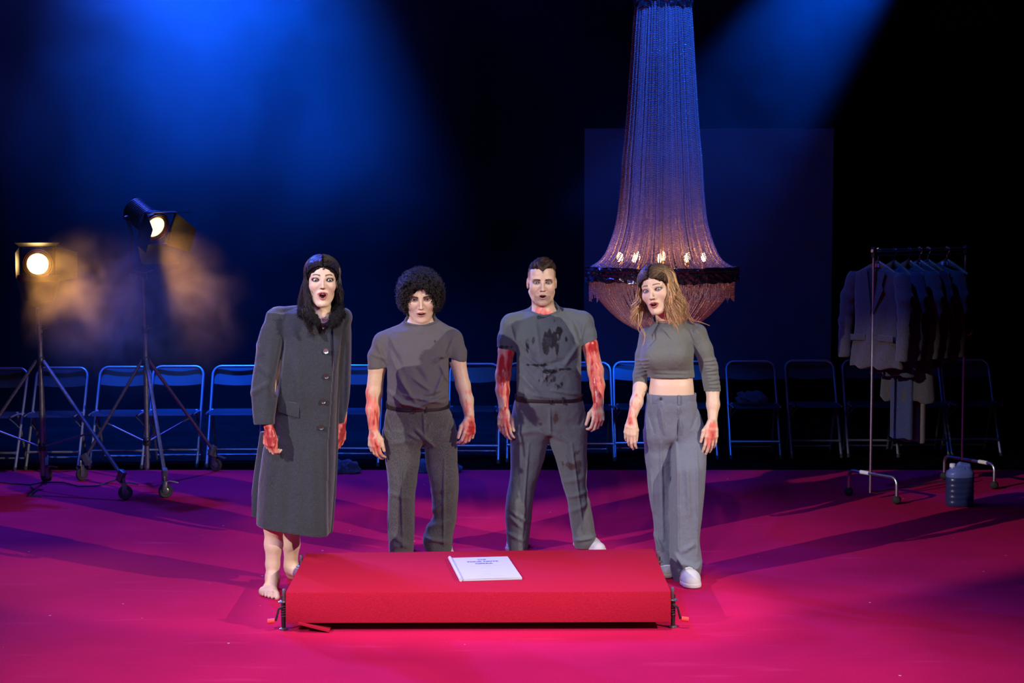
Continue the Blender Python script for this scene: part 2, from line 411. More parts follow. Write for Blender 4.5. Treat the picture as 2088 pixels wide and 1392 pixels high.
# red carpet
def carpet_material():
    m, nt, b = node_mat('red_carpet'); L = nt.links.new; N = nt.nodes.new
    setin(b, Roughness=0.95); b.inputs['Specular IOR Level'].default_value = 0.05
    b.inputs['Sheen Weight'].default_value = 0.0
    tc = N('ShaderNodeTexCoord')
    n1 = N('ShaderNodeTexNoise'); n1.inputs['Scale'].default_value = 1.3; n1.inputs['Detail'].default_value = 5; L(tc.outputs['Object'], n1.inputs['Vector'])
    cr = N('ShaderNodeValToRGB'); e = cr.color_ramp.elements
    e[0].position = 0.35; e[0].color = (0.42, 0.007, 0.066, 1); e[1].position = 0.68; e[1].color = (0.50, 0.009, 0.080, 1)
    L(n1.outputs[0], cr.inputs[0])
    # brushed streaks from walking and wheels
    mp = N('ShaderNodeMapping'); mp.inputs['Scale'].default_value = (0.9, 5.5, 1); mp.inputs['Rotation'].default_value = (0, 0, 0.35); L(tc.outputs['Object'], mp.inputs[0])
    n2 = N('ShaderNodeTexNoise'); n2.inputs['Scale'].default_value = 1.5; n2.inputs['Detail'].default_value = 3; L(mp.outputs[0], n2.inputs['Vector'])
    r2 = N('ShaderNodeMapRange'); r2.inputs[1].default_value = 0.62; r2.inputs[2].default_value = 0.75; L(n2.outputs[0], r2.inputs[0])
    mx = N('ShaderNodeMix'); mx.data_type = 'RGBA'; mx.inputs[7].default_value = (0.60, 0.04, 0.13, 1)
    mul = N('ShaderNodeMath'); mul.operation = 'MULTIPLY'; mul.inputs[1].default_value = 0.35; L(r2.outputs[0], mul.inputs[0])
    L(mul.outputs[0], mx.inputs[0]); L(cr.outputs[0], mx.inputs[6])
    # lint specks
    vo = N('ShaderNodeTexVoronoi'); vo.inputs['Scale'].default_value = 4.2; L(tc.outputs['Object'], vo.inputs['Vector'])
    r3 = N('ShaderNodeMapRange'); r3.inputs[1].default_value = 0.034; r3.inputs[2].default_value = 0.020; L(vo.outputs['Distance'], r3.inputs[0])
    m2 = N('ShaderNodeMix'); m2.data_type = 'RGBA'; m2.inputs[7].default_value = (0.75, 0.5, 0.45, 1)
    L(r3.outputs[0], m2.inputs[0]); L(mx.outputs[2], m2.inputs[6])
    # pile
    n4 = N('ShaderNodeTexNoise'); n4.inputs['Scale'].default_value = 190; n4.inputs['Detail'].default_value = 2; L(tc.outputs['Object'], n4.inputs['Vector'])
    r4 = N('ShaderNodeMapRange'); r4.inputs[1].default_value = 0.3; r4.inputs[2].default_value = 0.7; r4.inputs[3].default_value = 0.84; r4.inputs[4].default_value = 1.14; L(n4.outputs[0], r4.inputs[0])
    vm = N('ShaderNodeVectorMath'); vm.operation = 'SCALE'; L(m2.outputs[2], vm.inputs[0]); L(r4.outputs[0], vm.inputs['Scale']); L(vm.outputs[0], b.inputs['Base Color'])
    bp = N('ShaderNodeBump'); bp.inputs['Strength'].default_value = 0.4; bp.inputs['Distance'].default_value = 0.006; L(n4.outputs[0], bp.inputs['Height']); L(bp.outputs[0], b.inputs['Normal'])
    return m
M['carpet'] = carpet_material()
c = MB().box((0, 8.52, -0.01), (14.6, 11.0, 0.02)).build('red_carpet', M['carpet'], smooth=False)
tag(c, 'large red carpet covering the stage floor under the performers', 'carpet')

# ------------------------------------------------------------------ haze
def haze(name, label, lo, hi, dens, nscale, contrast, col=(1, 1, 1), aniso=0.4, fall=None, seed=0.0, zfade=None):
    m = bpy.data.materials.new(name); m.use_nodes = True; nt = m.node_tree; L = nt.links.new; N = nt.nodes.new
    for n in list(nt.nodes):
        if n.type == 'BSDF_PRINCIPLED': nt.nodes.remove(n)
    out = [n for n in nt.nodes if n.type == 'OUTPUT_MATERIAL'][0]
    vs = N('ShaderNodeVolumeScatter'); vs.inputs['Color'].default_value = (*col, 1); vs.inputs['Anisotropy'].default_value = aniso
    L(vs.outputs[0], out.inputs['Volume'])
    tc = N('ShaderNodeTexCoord'); mp = N('ShaderNodeMapping'); mp.inputs['Location'].default_value = (seed, seed, seed); L(tc.outputs['Object'], mp.inputs[0])
    nz = N('ShaderNodeTexNoise'); nz.inputs['Scale'].default_value = nscale; nz.inputs['Detail'].default_value = 3; nz.inputs['Distortion'].default_value = 0.6; L(mp.outputs[0], nz.inputs['Vector'])
    r = N('ShaderNodeMapRange'); r.inputs[1].default_value = 0.5 - contrast; r.inputs[2].default_value = 0.5 + contrast; r.inputs[3].default_value = dens * 0.25 if fall is None else 0.0; r.inputs[4].default_value = dens * 1.75; L(nz.outputs[0], r.inputs[0])
    res = r.outputs[0]
    if fall is not None:
        # denser around a centre, thinning outwards (object space, radii)
        c0, rad = fall
        sub = N('ShaderNodeVectorMath'); sub.operation = 'SUBTRACT'; sub.inputs[1].default_value = c0; L(tc.outputs['Object'], sub.inputs[0])
        dv = N('ShaderNodeVectorMath'); dv.operation = 'DIVIDE'; dv.inputs[1].default_value = rad; L(sub.outputs[0], dv.inputs[0])
        ln = N('ShaderNodeVectorMath'); ln.operation = 'LENGTH'; L(dv.outputs[0], ln.inputs[0])
        rr = N('ShaderNodeMapRange'); rr.interpolation_type = 'SMOOTHSTEP'; rr.inputs[1].default_value = 1.0; rr.inputs[2].default_value = 0.1; L(ln.outputs['Value'], rr.inputs[0])
        mu = N('ShaderNodeMath'); mu.operation = 'MULTIPLY'; L(res, mu.inputs[0]); L(rr.outputs[0], mu.inputs[1]); res = mu.outputs[0]
    if zfade is not None:
        sx = N('ShaderNodeSeparateXYZ'); L(tc.outputs['Object'], sx.inputs[0])
        zr = N('ShaderNodeMapRange'); zr.interpolation_type = 'SMOOTHSTEP'; zr.inputs[1].default_value = zfade[0]; zr.inputs[2].default_value = zfade[1]; zr.inputs[3].default_value = .05; L(sx.outputs['Z'], zr.inputs[0])
        m2 = N('ShaderNodeMath'); m2.operation = 'MULTIPLY'; L(res, m2.inputs[0]); L(zr.outputs[0], m2.inputs[1]); res = m2.outputs[0]
    L(res, vs.inputs['Density'])
    lo = np.array(lo, float); hi = np.array(hi, float)
    o = MB().box(tuple((lo + hi) / 2), tuple(hi - lo)).build(name, m, smooth=False)
    o['kind'] = 'stuff'; o['label'] = label; o['category'] = 'haze'
    return o
haze('stage_haze', 'thin stage haze hanging upstage, lit blue by the overhead beams', (-6.8, 13.3, 0.03), (6.8, 17.3, 7.2), 0.066, 0.70, 0.11, zfade=(1.5, 4.6))
haze('lamp_smoke', 'denser drift of smoke lit amber beside the lower stage lamp', (-3.45, 11.9, 0.5), (-0.9, 13.28, 2.4), 0.34, 3.6, 0.10, fall=((-2.75, 12.6, 1.35), (0.95, 0.7, 0.75)), seed=3.1)
# ------------------------------------------------------------------ metals, plastics
M['steel'] = mat('chair_steel', (0.32, 0.33, 0.36), rough=0.35, metal=0.6, spec=0.6)
M['chairplastic'] = mat('chair_grey_plastic', (0.018, 0.020, 0.026), rough=0.5, noise=0.15, nscale=8)
M['black_metal'] = mat('black_metal', (0.03, 0.03, 0.033), rough=0.38, metal=0.5, spec=0.6)
M['grey_metal'] = mat('worn_grey_metal', (0.22, 0.22, 0.24), rough=0.35, metal=0.8, noise=0.2, nscale=40)
M['chrome'] = mat('chrome_tube', (0.75, 0.75, 0.78), rough=0.12, metal=1.0)
M['rubber'] = mat('black_rubber', (0.02, 0.02, 0.02), rough=0.7)
M['redpaint'] = mat('red_handle', (0.8, 0.06, 0.05), rough=0.35)
M['white_tape'] = mat('white_tape', (0.75, 0.75, 0.78), rough=0.6)

# ------------------------------------------------------------------ folding chairs
def make_chair():
    root = empty('folding_chair')
    w = 0.21
    fr = MB()
    # one bent tube each side: from the front foot up to the back, joined over the top
    pts = []
    def post(s, z):       # front foot at y=-.16, back top at y=+.26
        return (s * w, -0.16 + 0.42 * (z / 0.79) ** 0.96, z)
    left = [post(-1, z) for z in (0.015, .12, .3, .45, .6, .70)]
    top = []
    for k in range(0, 7):
        a = math.pi * k / 12; x = -w + 0.07 - 0.07 * math.cos(a); z = 0.72 + 0.07 * math.sin(a)
        top.append((x, post(1, z)[1], z))
    top += [(-x, y, z) for x, y, z in reversed(top)]
    right = [post(1, z) for z in (.70, .6, .45, .3, .12, 0.015)]
    MB().tube(left + top + right, 0.0115, 10).build('frame', M['steel'], root)
    for s in (-1, 1):
        MB().tube([(s * 0.185, 0.02, 0.455), (s * 0.187, 0.10, 0.30), (s * 0.19, 0.24, 0.015)], 0.0105, 8).build('rear_leg', M['steel'], root)
        MB().lathe([(0.015, 0), (0.0155, 0.02), (0.012, 0.03)], 10, (s * w, -0.16, 0)).build('foot_cap', M['rubber'], root)
    MB().tube([(-0.19, 0.222, 0.05), (0.19, 0.222, 0.05)], 0.008, 8).build('rear_stretcher', M['steel'], root)
    st = MB().tube([(-w, -0.092, 0.135), (-w + .03, -0.092, 0.137), (w - .03, -0.092, 0.137), (w, -0.092, 0.135)], [0.015, 0.010, 0.010, 0.015], 8)
    st.build('front_stretcher', M['steel'], root)
    # moulded back panel wrapping the posts
    def bk(u, v):
        x = (u - 0.5) * 2 * (w + 0.004); z = 0.645 + 0.145 * v
        e = abs(u - 0.5) * 2
        z -= (0.05 * max(0, e - 0.72) / 0.28) * (v) ** 1.5 * (max(0, e - 0.72) / 0.28)
        z += (0.018 * (1 - v)) * (e ** 2 - 0.6)
        y = -0.16 + 0.42 * (z / 0.79) + 0.014 - 0.0 + 0.022 * (1 - e ** 2)
        return (x, y, z)
    MB().grid(bk, 15, 7).build('backrest', M['chairplastic'], root, solid=0.012)
    def seat(u, v):
        x = (u - 0.5) * 2; y = -0.21 + 0.40 * v
        wv = 0.205 - 0.02 * v - 0.03 * max(0, 0.25 - v) * 4 * abs(x) ** 4
        z = 0.452 - 0.018 * (1 - x * x) * math.sin(math.pi * min(1, v * 1.0)) - 0.02 * max(0, .15 - v) / .15 - .01 * v
        return (x * wv, y, z)
    MB().grid(seat, 13, 11).build('seat', M['chairplastic'], root, solid=-0.016)
    for s in (-1, 1):
        MB().tube([(s * 0.2, -0.19, 0.44), (s * 0.205, -0.04, 0.445), (s * 0.2, 0.16, 0.43)], 0.008, 6).build('seat_rail', M['steel'], root)
        MB().tube([(s * 0.15, -0.12, 0.43), (s * 0.19, -0.03, 0.36), (s * 0.192, 0.10, 0.29)], 0.005, 6).build('brace', M['steel'], root)
    return root
chair_px = [(-22, 960), (105, 958), (236, 955), (348, 953), (473, 952), (598, 951), (720, 950), (843, 949), (965, 944), (1086, 942), (1200, 940), (1306, 938),
            (1411, 936), (1541, 935), (1665, 933), (1782, 932), (1884, 931), (1990, 930)]
chair_lab = [
    'grey folding chair cut by the left edge of the photo, end of the row',
    'grey folding chair directly behind the leftmost lamp stand',
    'grey folding chair between the two lamp stands, back hidden in shadow',
    'blue-lit folding chair behind the taller lamp stand pole',
    'blue-lit folding chair just left of the person in the long coat',
    'folding chair hidden mostly behind the person in the long coat',
    'folding chair in the gap between long coat and curly-haired man',
    'folding chair behind the curly-haired man',
    'folding chair in the gap right of the curly-haired man',
    'folding chair behind the man in the stained shirt',
    'dim folding chair just right of the man in the stained shirt',
    'dim folding chair under the chandelier, left of the woman with wavy hair',
    'folding chair behind the woman with wavy hair',
    'dim folding chair with dark cloth heaped on its seat',
    'dim empty folding chair next right of the chair with the cloth',
    'dim folding chair seen behind the left post of the clothes rack',
    'dim folding chair behind the hanging pale trousers',
    'dim folding chair at right end of the row, behind the right rack post']
chair0 = make_chair(); CH = []
rr = random.Random(3)
for i, ((px, py), lab) in enumerate(zip(chair_px, chair_lab)):
    o = chair0 if i == 0 else copy_tree(chair0)
    p = PZ(px, py); o.location = (p[0], p[1] + 0.16, 0); o.rotation_euler = (0, 0, math.radians(rr.uniform(-2.5, 2.5)))
    tag(o, lab, 'chair', 'folding chairs in a row along the back'); CH.append(o)

# ------------------------------------------------------------------ chandelier
def glass_bead():
    m = bpy.data.materials.new('crystal_bead'); m.use_nodes = True; nt = m.node_tree; L = nt.links.new; N = nt.nodes.new
    b = nt.nodes['Principled BSDF']; out = [n for n in nt.nodes if n.type == 'OUTPUT_MATERIAL'][0]
    setin(b, Base_Color=(0.42, 0.33, 0.36, 1), Roughness=0.10); b.inputs['Specular IOR Level'].default_value = 1.0
    t = N('ShaderNodeBsdfTranslucent'); t.inputs[0].default_value = (0.70, 0.48, 0.50, 1)
    mx = N('ShaderNodeMixShader'); mx.inputs[0].default_value = 0.4
    L(b.outputs[0], mx.inputs[1]); L(t.outputs[0], mx.inputs[2]); L(mx.outputs[0], out.inputs['Surface'])
    return m
M['bead'] = glass_bead()
M['sequin'] = mat('dark_mirror_mosaic', (0.10, 0.07, 0.09), rough=0.16, metal=0.7, noise=0.8, nscale=60, bump=1.0, bscale=60, spec=1.0)
M['bulb'] = mat('candle_bulb', (1, 0.8, 0.5), rough=0.3, emit=(1.0, 0.52, 0.18), estr=40)
M['brass'] = mat('dull_brass', (0.35, 0.22, 0.08), rough=0.35, metal=1.0)
def octa(centres, r, squash=1.25):
    """faceted beads, one octahedral crystal (with waist) per centre"""
    c = np.asarray(centres); n = len(c); r = np.broadcast_to(np.asarray(r, float), (n,))
    base = np.array([[0, 0, 1.0 * squash], [1, 0, 0.2], [0, 1, 0.2], [-1, 0, 0.2], [0, -1, 0.2], [.7, .7, -.35], [-.7, .7, -.35], [-.7, -.7, -.35], [.7, -.7, -.35], [0, 0, -1.0 * squash]])
    fc = [(0, 1, 2), (0, 2, 3), (0, 3, 4), (0, 4, 1), (1, 5, 2), (2, 6, 3), (3, 7, 4), (4, 8, 1), (5, 6, 2), (6, 7, 3), (7, 8, 4), (8, 5, 1), (9, 6, 5), (9, 7, 6), (9, 8, 7), (9, 5, 8)]
    ang = _rs.rand(n) * 6.28; cs, sn = np.cos(ang), np.sin(ang)
    B = base[None] * r[:, None, None]
    V = np.stack([B[..., 0] * cs[:, None] - B[..., 1] * sn[:, None], B[..., 0] * sn[:, None] + B[..., 1] * cs[:, None], B[..., 2]], -1) + c[:, None, :]
    Fq = (np.array(fc)[None] + (np.arange(n) * 10)[:, None, None]).reshape(-1, 3)
    return V.reshape(-1, 3), Fq
CY = 12.0
cc = PY(1349, 556, CY); CX = float(cc[0]); s_ = math.hypot(CY, 0.4) / F_PX * 1.0035
def zpx(py): return float(PY(1349, py, CY)[2])
ch = empty('chandelier', (CX, CY, 0)); tag(ch, 'huge bell-shaped crystal bead chandelier hanging above and behind the woman with wavy hair', 'chandelier')
prof = [(8, 55), (60, 59), (110, 62), (170, 66), (230, 70), (290, 75), (330, 79), (380, 82), (440, 88), (470, 94), (500, 104), (520, 113), (535, 125), (545, 140), (551, 150)]
pz = np.array([zpx(a) for a, b in prof])[::-1]; pr = np.array([b * s_ for a, b in prof])[::-1]
def strand_pts(zs, rs, ang, step, jr=0.0):
    zz = np.linspace(zs[0], zs[-1], 400); r_ = pchip(np.array(sorted(zs)), np.array([x for _, x in sorted(zip(zs, rs))]), zz)
    ds = np.concatenate([[0], np.cumsum(np.hypot(np.diff(zz), np.diff(r_)))]); q = np.arange(0, ds[-1], step)
    z = np.interp(q, ds, zz); r2 = np.interp(q, ds, r_) + jr
    return np.stack([r2 * np.cos(ang), r2 * np.sin(ang), z], 1)
pts = []; nst = 225
for k in range(nst):
    a = 2 * math.pi * (k + rr.uniform(-.42, .42)) / nst
    if rr.random() < 0.06: continue
    j = rr.uniform(-0.012, 0.004)
    P_ = strand_pts(pz, pr * (1 + rr.uniform(-.015, .015)), a, 0.0118, j); P_[:, 2] += rr.uniform(0, .01); pts.append(P_)
pts = np.concatenate(pts)
V, Fq = octa(pts, 0.0053)
o = link('bead_curtain', mesh_np('bead_curtain', V, Fq, smooth=False), M['bead'], ch); o['kind'] = 'stuff'
# lower bowl
prof2 = [(566, 146), (590, 137), (612, 124), (632, 106), (650, 86), (665, 62), (675, 40), (682, 12)]
z2 = [zpx(a) for a, b in prof2][::-1]; r2 = [b * s_ for a, b in prof2][::-1]
pts = []
for k in range(170):
    a = 2 * math.pi * (k + rr.uniform(-.4, .4)) / 170
    q = strand_pts(z2, r2, a, 0.0118, rr.uniform(-.006, .004)); 
    if k % 2: q = q[12:]
    if k % 4 == 1: q = q[16:]
    pts.append(q)
V, Fq = octa(np.concatenate(pts), 0.0056)
o = link('bead_bowl', mesh_np('bead_bowl', V, Fq, smooth=False), M['bead'], ch); o['kind'] = 'stuff'
# fringe of long drops
pts = []
for k in range(200):
    a = 2 * math.pi * k / 200; r_ = 146 * s_ + rr.uniform(-.004, .004); n = 11 + int(3 * math.sin(k * 0.9) + rr.uniform(-1, 1))
    for j in range(n): pts.append((r_ * math.cos(a), r_ * math.sin(a), zpx(572) - j * 0.0105))
V, Fq = octa(np.array(pts), 0.0045, 1.4)
o = link('crystal_fringe', mesh_np('crystal_fringe', V, Fq, smooth=False), M['bead'], ch); o['kind'] = 'stuff'
def band(name, r, zt, zb, n=96):
    m_ = MB(); vs = []; fs = []
    rows = 7
    for j in range(rows):
        for k in range(n):
            a = 2 * math.pi * k / n; rj = r + rr.uniform(-.006, .010); z = zt + (zb - zt) * j / (rows - 1) + rr.uniform(-.004, .004)
            if j == rows - 1: z -= rr.uniform(0, .02)
            vs.append((rj * math.cos(a), rj * math.sin(a), z))
    for j in range(rows - 1):
        for k in range(n):
            a = j * n + k; b = j * n + (k + 1) % n; fs.append((a, b, b + n, a + n))
    m_._add(vs, fs)
    return m_.build(name, M['sequin'], ch, smooth=False, solid=0.012)
band('rim_band', 155 * s_, zpx(543), zpx(570))
band('crown_band', 58 * s_, zpx(-14), zpx(14), 48)
MB().tube([(155 * s_ * math.cos(a), 155 * s_ * math.sin(a), zpx(549)) for a in [2 * math.pi * k / 48 for k in range(49)]], 0.010, 8, cap=False).build('ring_tube', M['sequin'], ch)
ar = MB()
for k in range(8):
    a = 2 * math.pi * (k + .5) / 8; ar.tube([(0.03 * math.cos(a), 0.03 * math.sin(a), zpx(552)), (150 * s_ * math.cos(a), 150 * s_ * math.sin(a), zpx(556))], 0.007, 6)
ar.tube([(0, 0, zpx(560)), (0, 0, zpx(-40))], 0.008, 8)
ar.build('inner_frame', M['brass'], ch)
for k in range(10):
    a = 2 * math.pi * (k + .3) / 10; r_ = 0.30
    bl = MB().lathe([(0.0, .055), (.006, .047), (.014, .028), (.0165, .012), (.011, -.004), (.009, -.01)], 12, (r_ * math.cos(a), r_ * math.sin(a), zpx(530))).build('bulb', M['bulb'], ch)
    MB().lathe([(.011, -.075), (.012, -.01), (.011, -.008)], 10, (r_ * math.cos(a), r_ * math.sin(a), zpx(530))).build('candle_holder', M['brass'], ch)
for k in range(3):
    a = 2 * math.pi * k / 3 + .5
    d = bpy.data.lights.new('chandelier_glow', 'POINT'); d.energy = 1.7; d.color = (1.0, 0.42, 0.16); d.shadow_soft_size = 0.06
    o = bpy.data.objects.new('chandelier_glow', d); o.location = (0.2 * math.cos(a), 0.2 * math.sin(a), zpx(527)); o.parent = ch; COL.objects.link(o)
d = bpy.data.lights.new('chandelier_glow', 'POINT'); d.energy = 1.6; d.color = (1.0, 0.45, 0.25); d.shadow_soft_size = 0.1
o = bpy.data.objects.new('chandelier_glow', d); o.location = (0, 0, zpx(610)); o.parent = ch; COL.objects.link(o)

# ------------------------------------------------------------------ low stage deck wrapped in carpet
DZ = 0.2
q0, q1, q2, q3 = [PZ(x, y, DZ) for x, y in ((582, 1207), (1368, 1205), (1333, 1118), (624, 1127))]
mid = (q0 + q1 + q2 + q3) / 4
dk = empty('stage_deck', (mid[0], mid[1], 0)); tag(dk, 'low rectangular stage deck wrapped in red carpet in front of the performers', 'platform')
mb = MB(); loc = [Vector((float(q[0] - mid[0]), float(q[1] - mid[1]), 0)) for q in (q0, q1, q2, q3)]
mb._add([v + Vector((0, 0, 0.043)) for v in loc] + [v + Vector((0, 0, DZ)) for v in loc], [(3, 2, 1, 0), (4, 5, 6, 7), (0, 1, 5, 4), (1, 2, 6, 5), (2, 3, 7, 6), (3, 0, 4, 7)])
M['deck_carpet'] = mat('deck_red_carpet', (0.32, 0.009, 0.032), rough=0.95, noise=0.14, nscale=170, bump=0.4, bscale=190, spec=0.03)
mb.build('carpet_cover', M['deck_carpet'], dk, bevel=0.008)
# edge flap folded under at the front left
MB().box((loc[0].x + .14, loc[0].y + .03, 0.028), (.16, .1, .01), rot=Matrix.Rotation(.25, 3, 'Y')).build('carpet_flap', M['deck_carpet'], dk)
for (x, y, s, knob) in ((loc[0].x - .018, loc[0].y + .05, -1, 1), (loc[1].x + .018, loc[1].y + .07, 1, 1), (loc[2].x + .02, loc[2].y - .08, 1, 0), (loc[3].x - .02, loc[3].y - .08, -1, 0)):
    lg = MB().tube([(x, y, 0.006), (x, y, 0.17)], 0.011, 10).build('leg', M['black_metal'], dk)
    MB().lathe([(0.020, 0), (0.021, 0.006), (0.012, 0.012)], 14, (x, y, 0)).build('foot_plate', M['grey_metal'], lg)
    sp = MB(); sp.tube([(x + .0135 * math.cos(t * 1.1), y + .0135 * math.sin(t * 1.1), 0.06 + t * 0.0022) for t in range(0, 34)], 0.0022, 5); sp.build('spring', M['grey_metal'], lg)
    MB().lathe([(0.024, 0.138), (0.026, 0.142), (0.014, 0.150)], 14, (x, y, 0)).build('collar', M['grey_metal'], lg)
    MB().box((x - s * .004, y, 0.178), (0.014, 0.03, 0.055)).build('latch', M['grey_metal'], lg, bevel=.004)
    if knob:
        h = MB().tube([(x, y - .01, 0.115), (x + s * .02, y - .02, .11), (x + s * .035, y - .02, .05)], 0.006, 8).build('crank', M['black_metal'], dk)
        MB().tube([(x + s * .04, y - .02, .05), (x + s * .075, y - .02, .046)], 0.0125, 12).build('knob', M['redpaint'], h)
uf = MB(); uf.box((0, -0.3, 0.036), (1.7, .04, .02)); uf.box((0, .3, 0.036), (1.7, .04, .02)); uf.build('under_frame', M['black_metal'], dk)

# ------------------------------------------------------------------ bound score lying on the deck
p0, p1, p2, p3 = [PZ(x, y, DZ + .004) for x, y in ((932, 1184), (1061, 1180), (1040, 1137), (918, 1139))]
bc = (p0 + p1 + p2 + p3) / 4
ex = (p1 - p0 + p2 - p3); ex /= np.linalg.norm(ex); ang = math.atan2(ex[1], ex[0])
wB = float(np.linalg.norm(p1 - p0) + np.linalg.norm(p2 - p3)) / 2; hB = float(np.linalg.norm(p3 - p0) + np.linalg.norm(p2 - p1)) / 2
bk = empty('bound_score', (bc[0], bc[1], DZ + .0005), ang + .02); tag(bk, 'white comb-bound music score lying on top of the red deck', 'booklet')
M['paper'] = mat('white_paper', (0.42, 0.43, 0.50), rough=0.6)
M['ink'] = mat('blue_black_ink', (0.07, 0.08, 0.20), rough=0.6)
M['ink2'] = mat('faint_ink', (0.45, 0.46, 0.58), rough=0.6)
pg = MB(); pg.box((0.008, 0, .005), (wB - .02, hB, .009)); pg.build('page_block', M['paper'], bk, bevel=.001)
cv = MB().grid(lambda u, v: (-wB / 2 + .02 + (wB - .022) * u, -hB / 2 + hB * v, .0105 + .0012 * math.sin(u * 3) * (1 - v)), 10, 4).build('cover', M['paper'], bk, solid=0.0006)
MB().tube([(-wB / 2 + .008, -hB / 2 - .004, .010), (-wB / 2 + .008, hB / 2 + .003, .010)], 0.0105, 14, flat=0.9).build('comb_spine', M['paper'], bk)
def text(s, x, y, size, m, z=.0128, name='printed_title'):
    c_ = bpy.data.curves.new(name, 'FONT'); c_.body = s; c_.size = size; c_.align_x = 'CENTER'; c_.align_y = 'CENTER'; c_.extrude = 0.0001; c_.materials.append(m)
    c_.offset = size * 0.02
    t_ = bpy.data.objects.new(name, c_); COL.objects.link(t_); me = bpy.data.meshes.new_from_object(t_); bpy.data.objects.remove(t_)
    o = bpy.data.objects.new(name, me); o.location = (x, y, z); o.parent = bk; COL.objects.link(o); return o
text('THE', .01, hB * .36, .026, M['ink']); text('FOUR NOTE', .01, hB * .27, .030, M['ink']); text('OPERA', .01, hB * .175, .030, M['ink'])
ln = MB()
for (y, w_) in ((.085, .17), (.06, .12), (-.03, .07), (-.2, .05), (-.3, .09), (-.40, .12)):
    ln.box((.01, hB * y, .01285), (w_, .0016, .0002))
ln.build('printed_lines', M['ink2'], bk, smooth=False)

# ------------------------------------------------------------------ stage lamps on wheeled stands
def caster(parent, p, yaw):
    c_ = Vector((p[0], p[1], 0)); R = Matrix.Rotation(yaw, 3, 'Z')
    w = MB(); w.lathe([(0.022, -.012), (.046, -.014), (.052, -.008), (.052, .008), (.046, .014), (.022, .012)], 22, c_ + Vector((0, 0, .053)), rot=R @ Matrix.Rotation(math.pi / 2, 3, 'X'))
    w_ = w.build('caster_wheel', M['rubber'], parent)
    MB().lathe([(.02, -.016), (.024, -.014), (.024, .014), (.02, .016)], 14, c_ + Vector((0, 0, .053)), rot=R @ Matrix.Rotation(math.pi / 2, 3, 'X')).build('hub', M['grey_metal'], w_)
    f_ = MB()
    for s in (-1, 1): f_.box(c_ + R @ Vector((-.008, s * .021, .085)), (.034, .004, .075), rot=R)
    f_.box(c_ + R @ Vector((-.008, 0, .122)), (.05, .05, .006), rot=R)
    f_.tube([c_ + R @ Vector((-.01, 0, .12)), c_ + R @ Vector((-.01, 0, .16))], .012, 8)
    f_.box(c_ + R @ Vector((.055, 0, .118)), (.075, .035, .008), rot=R @ Matrix.Rotation(.25, 3, 'Y'))
    f_.build('caster_fork', M['grey_metal'], w_, bevel=.001)
def lamp_stand(name, label, base, head, feet, zc):
    root = empty(name, (base[0], base[1], 0)); tag(root, label, 'lamp stand')
    B = Vector((0, 0, 0)); L_ = lambda p, z=0: Vector((p[0] - base[0], p[1] - base[1], z))
    top = Vector((head[0] - base[0], head[1] - base[1], head[2]))
    MB().tube([(0, 0, .10), (0, 0, zc + .25)], .019, 12).build('lower_pole', M['grey_metal'], root)
    MB().tube([(0, 0, zc + .1), top], .0135, 12).build('upper_pole', M['grey_metal'], root)
    for z in (zc + .24, zc, .32): MB().lathe([(.028, -.03), (.03, -.02), (.03, .02), (.024, .03)], 12, (0, 0, z)).build('collar', M['black_metal'], root)
    MB().tube([(0.02, -.02, zc + .24), (.07, -.05, zc + .25)], .008, 8).build('clamp_knob', M['black_metal'], root)
    for i, p in enumerate(feet):
        e = L_(p, .16); d = e.copy(); d.z = 0
        a = Vector((0, 0, zc)) + d.normalized() * .03
        lg = MB().tube([a, e], .0125, 8, flat=1.3).build('leg', M['grey_metal'], root)
        MB().box(e + Vector((0, 0, .01)) - d.normalized() * .02, (.05, .04, .09), rot=Matrix.Rotation(math.atan2(d.y, d.x), 3, 'Z') @ Matrix.Rotation(.5, 3, 'Y')).build('leg_foot', M['grey_metal'], lg, bevel=.006)
        MB().tube([Vector((0, 0, .32)) + d.normalized() * .02, a.lerp(e, .62)], .007, 6).build('brace', M['grey_metal'], root)
        caster(root, e + d.normalized() * .02, [0.3, 0.9, -.4][i])
    return root
def lens_material():
    return mat('glowing_fresnel_lens', (1, .8, .5), rough=0.2, emit=(1.0, 0.62, 0.22), estr=26)
M['lens'] = lens_material()
M['lens2'] = mat('dimmer_fresnel_lens', (1, .8, .5), rough=0.2, emit=(1.0, 0.60, 0.20), estr=4.5)
M['lamp_body'] = mat('lamp_housing_paint', (0.02, 0.02, 0.023), rough=0.45, metal=0.3, noise=.3, nscale=20)
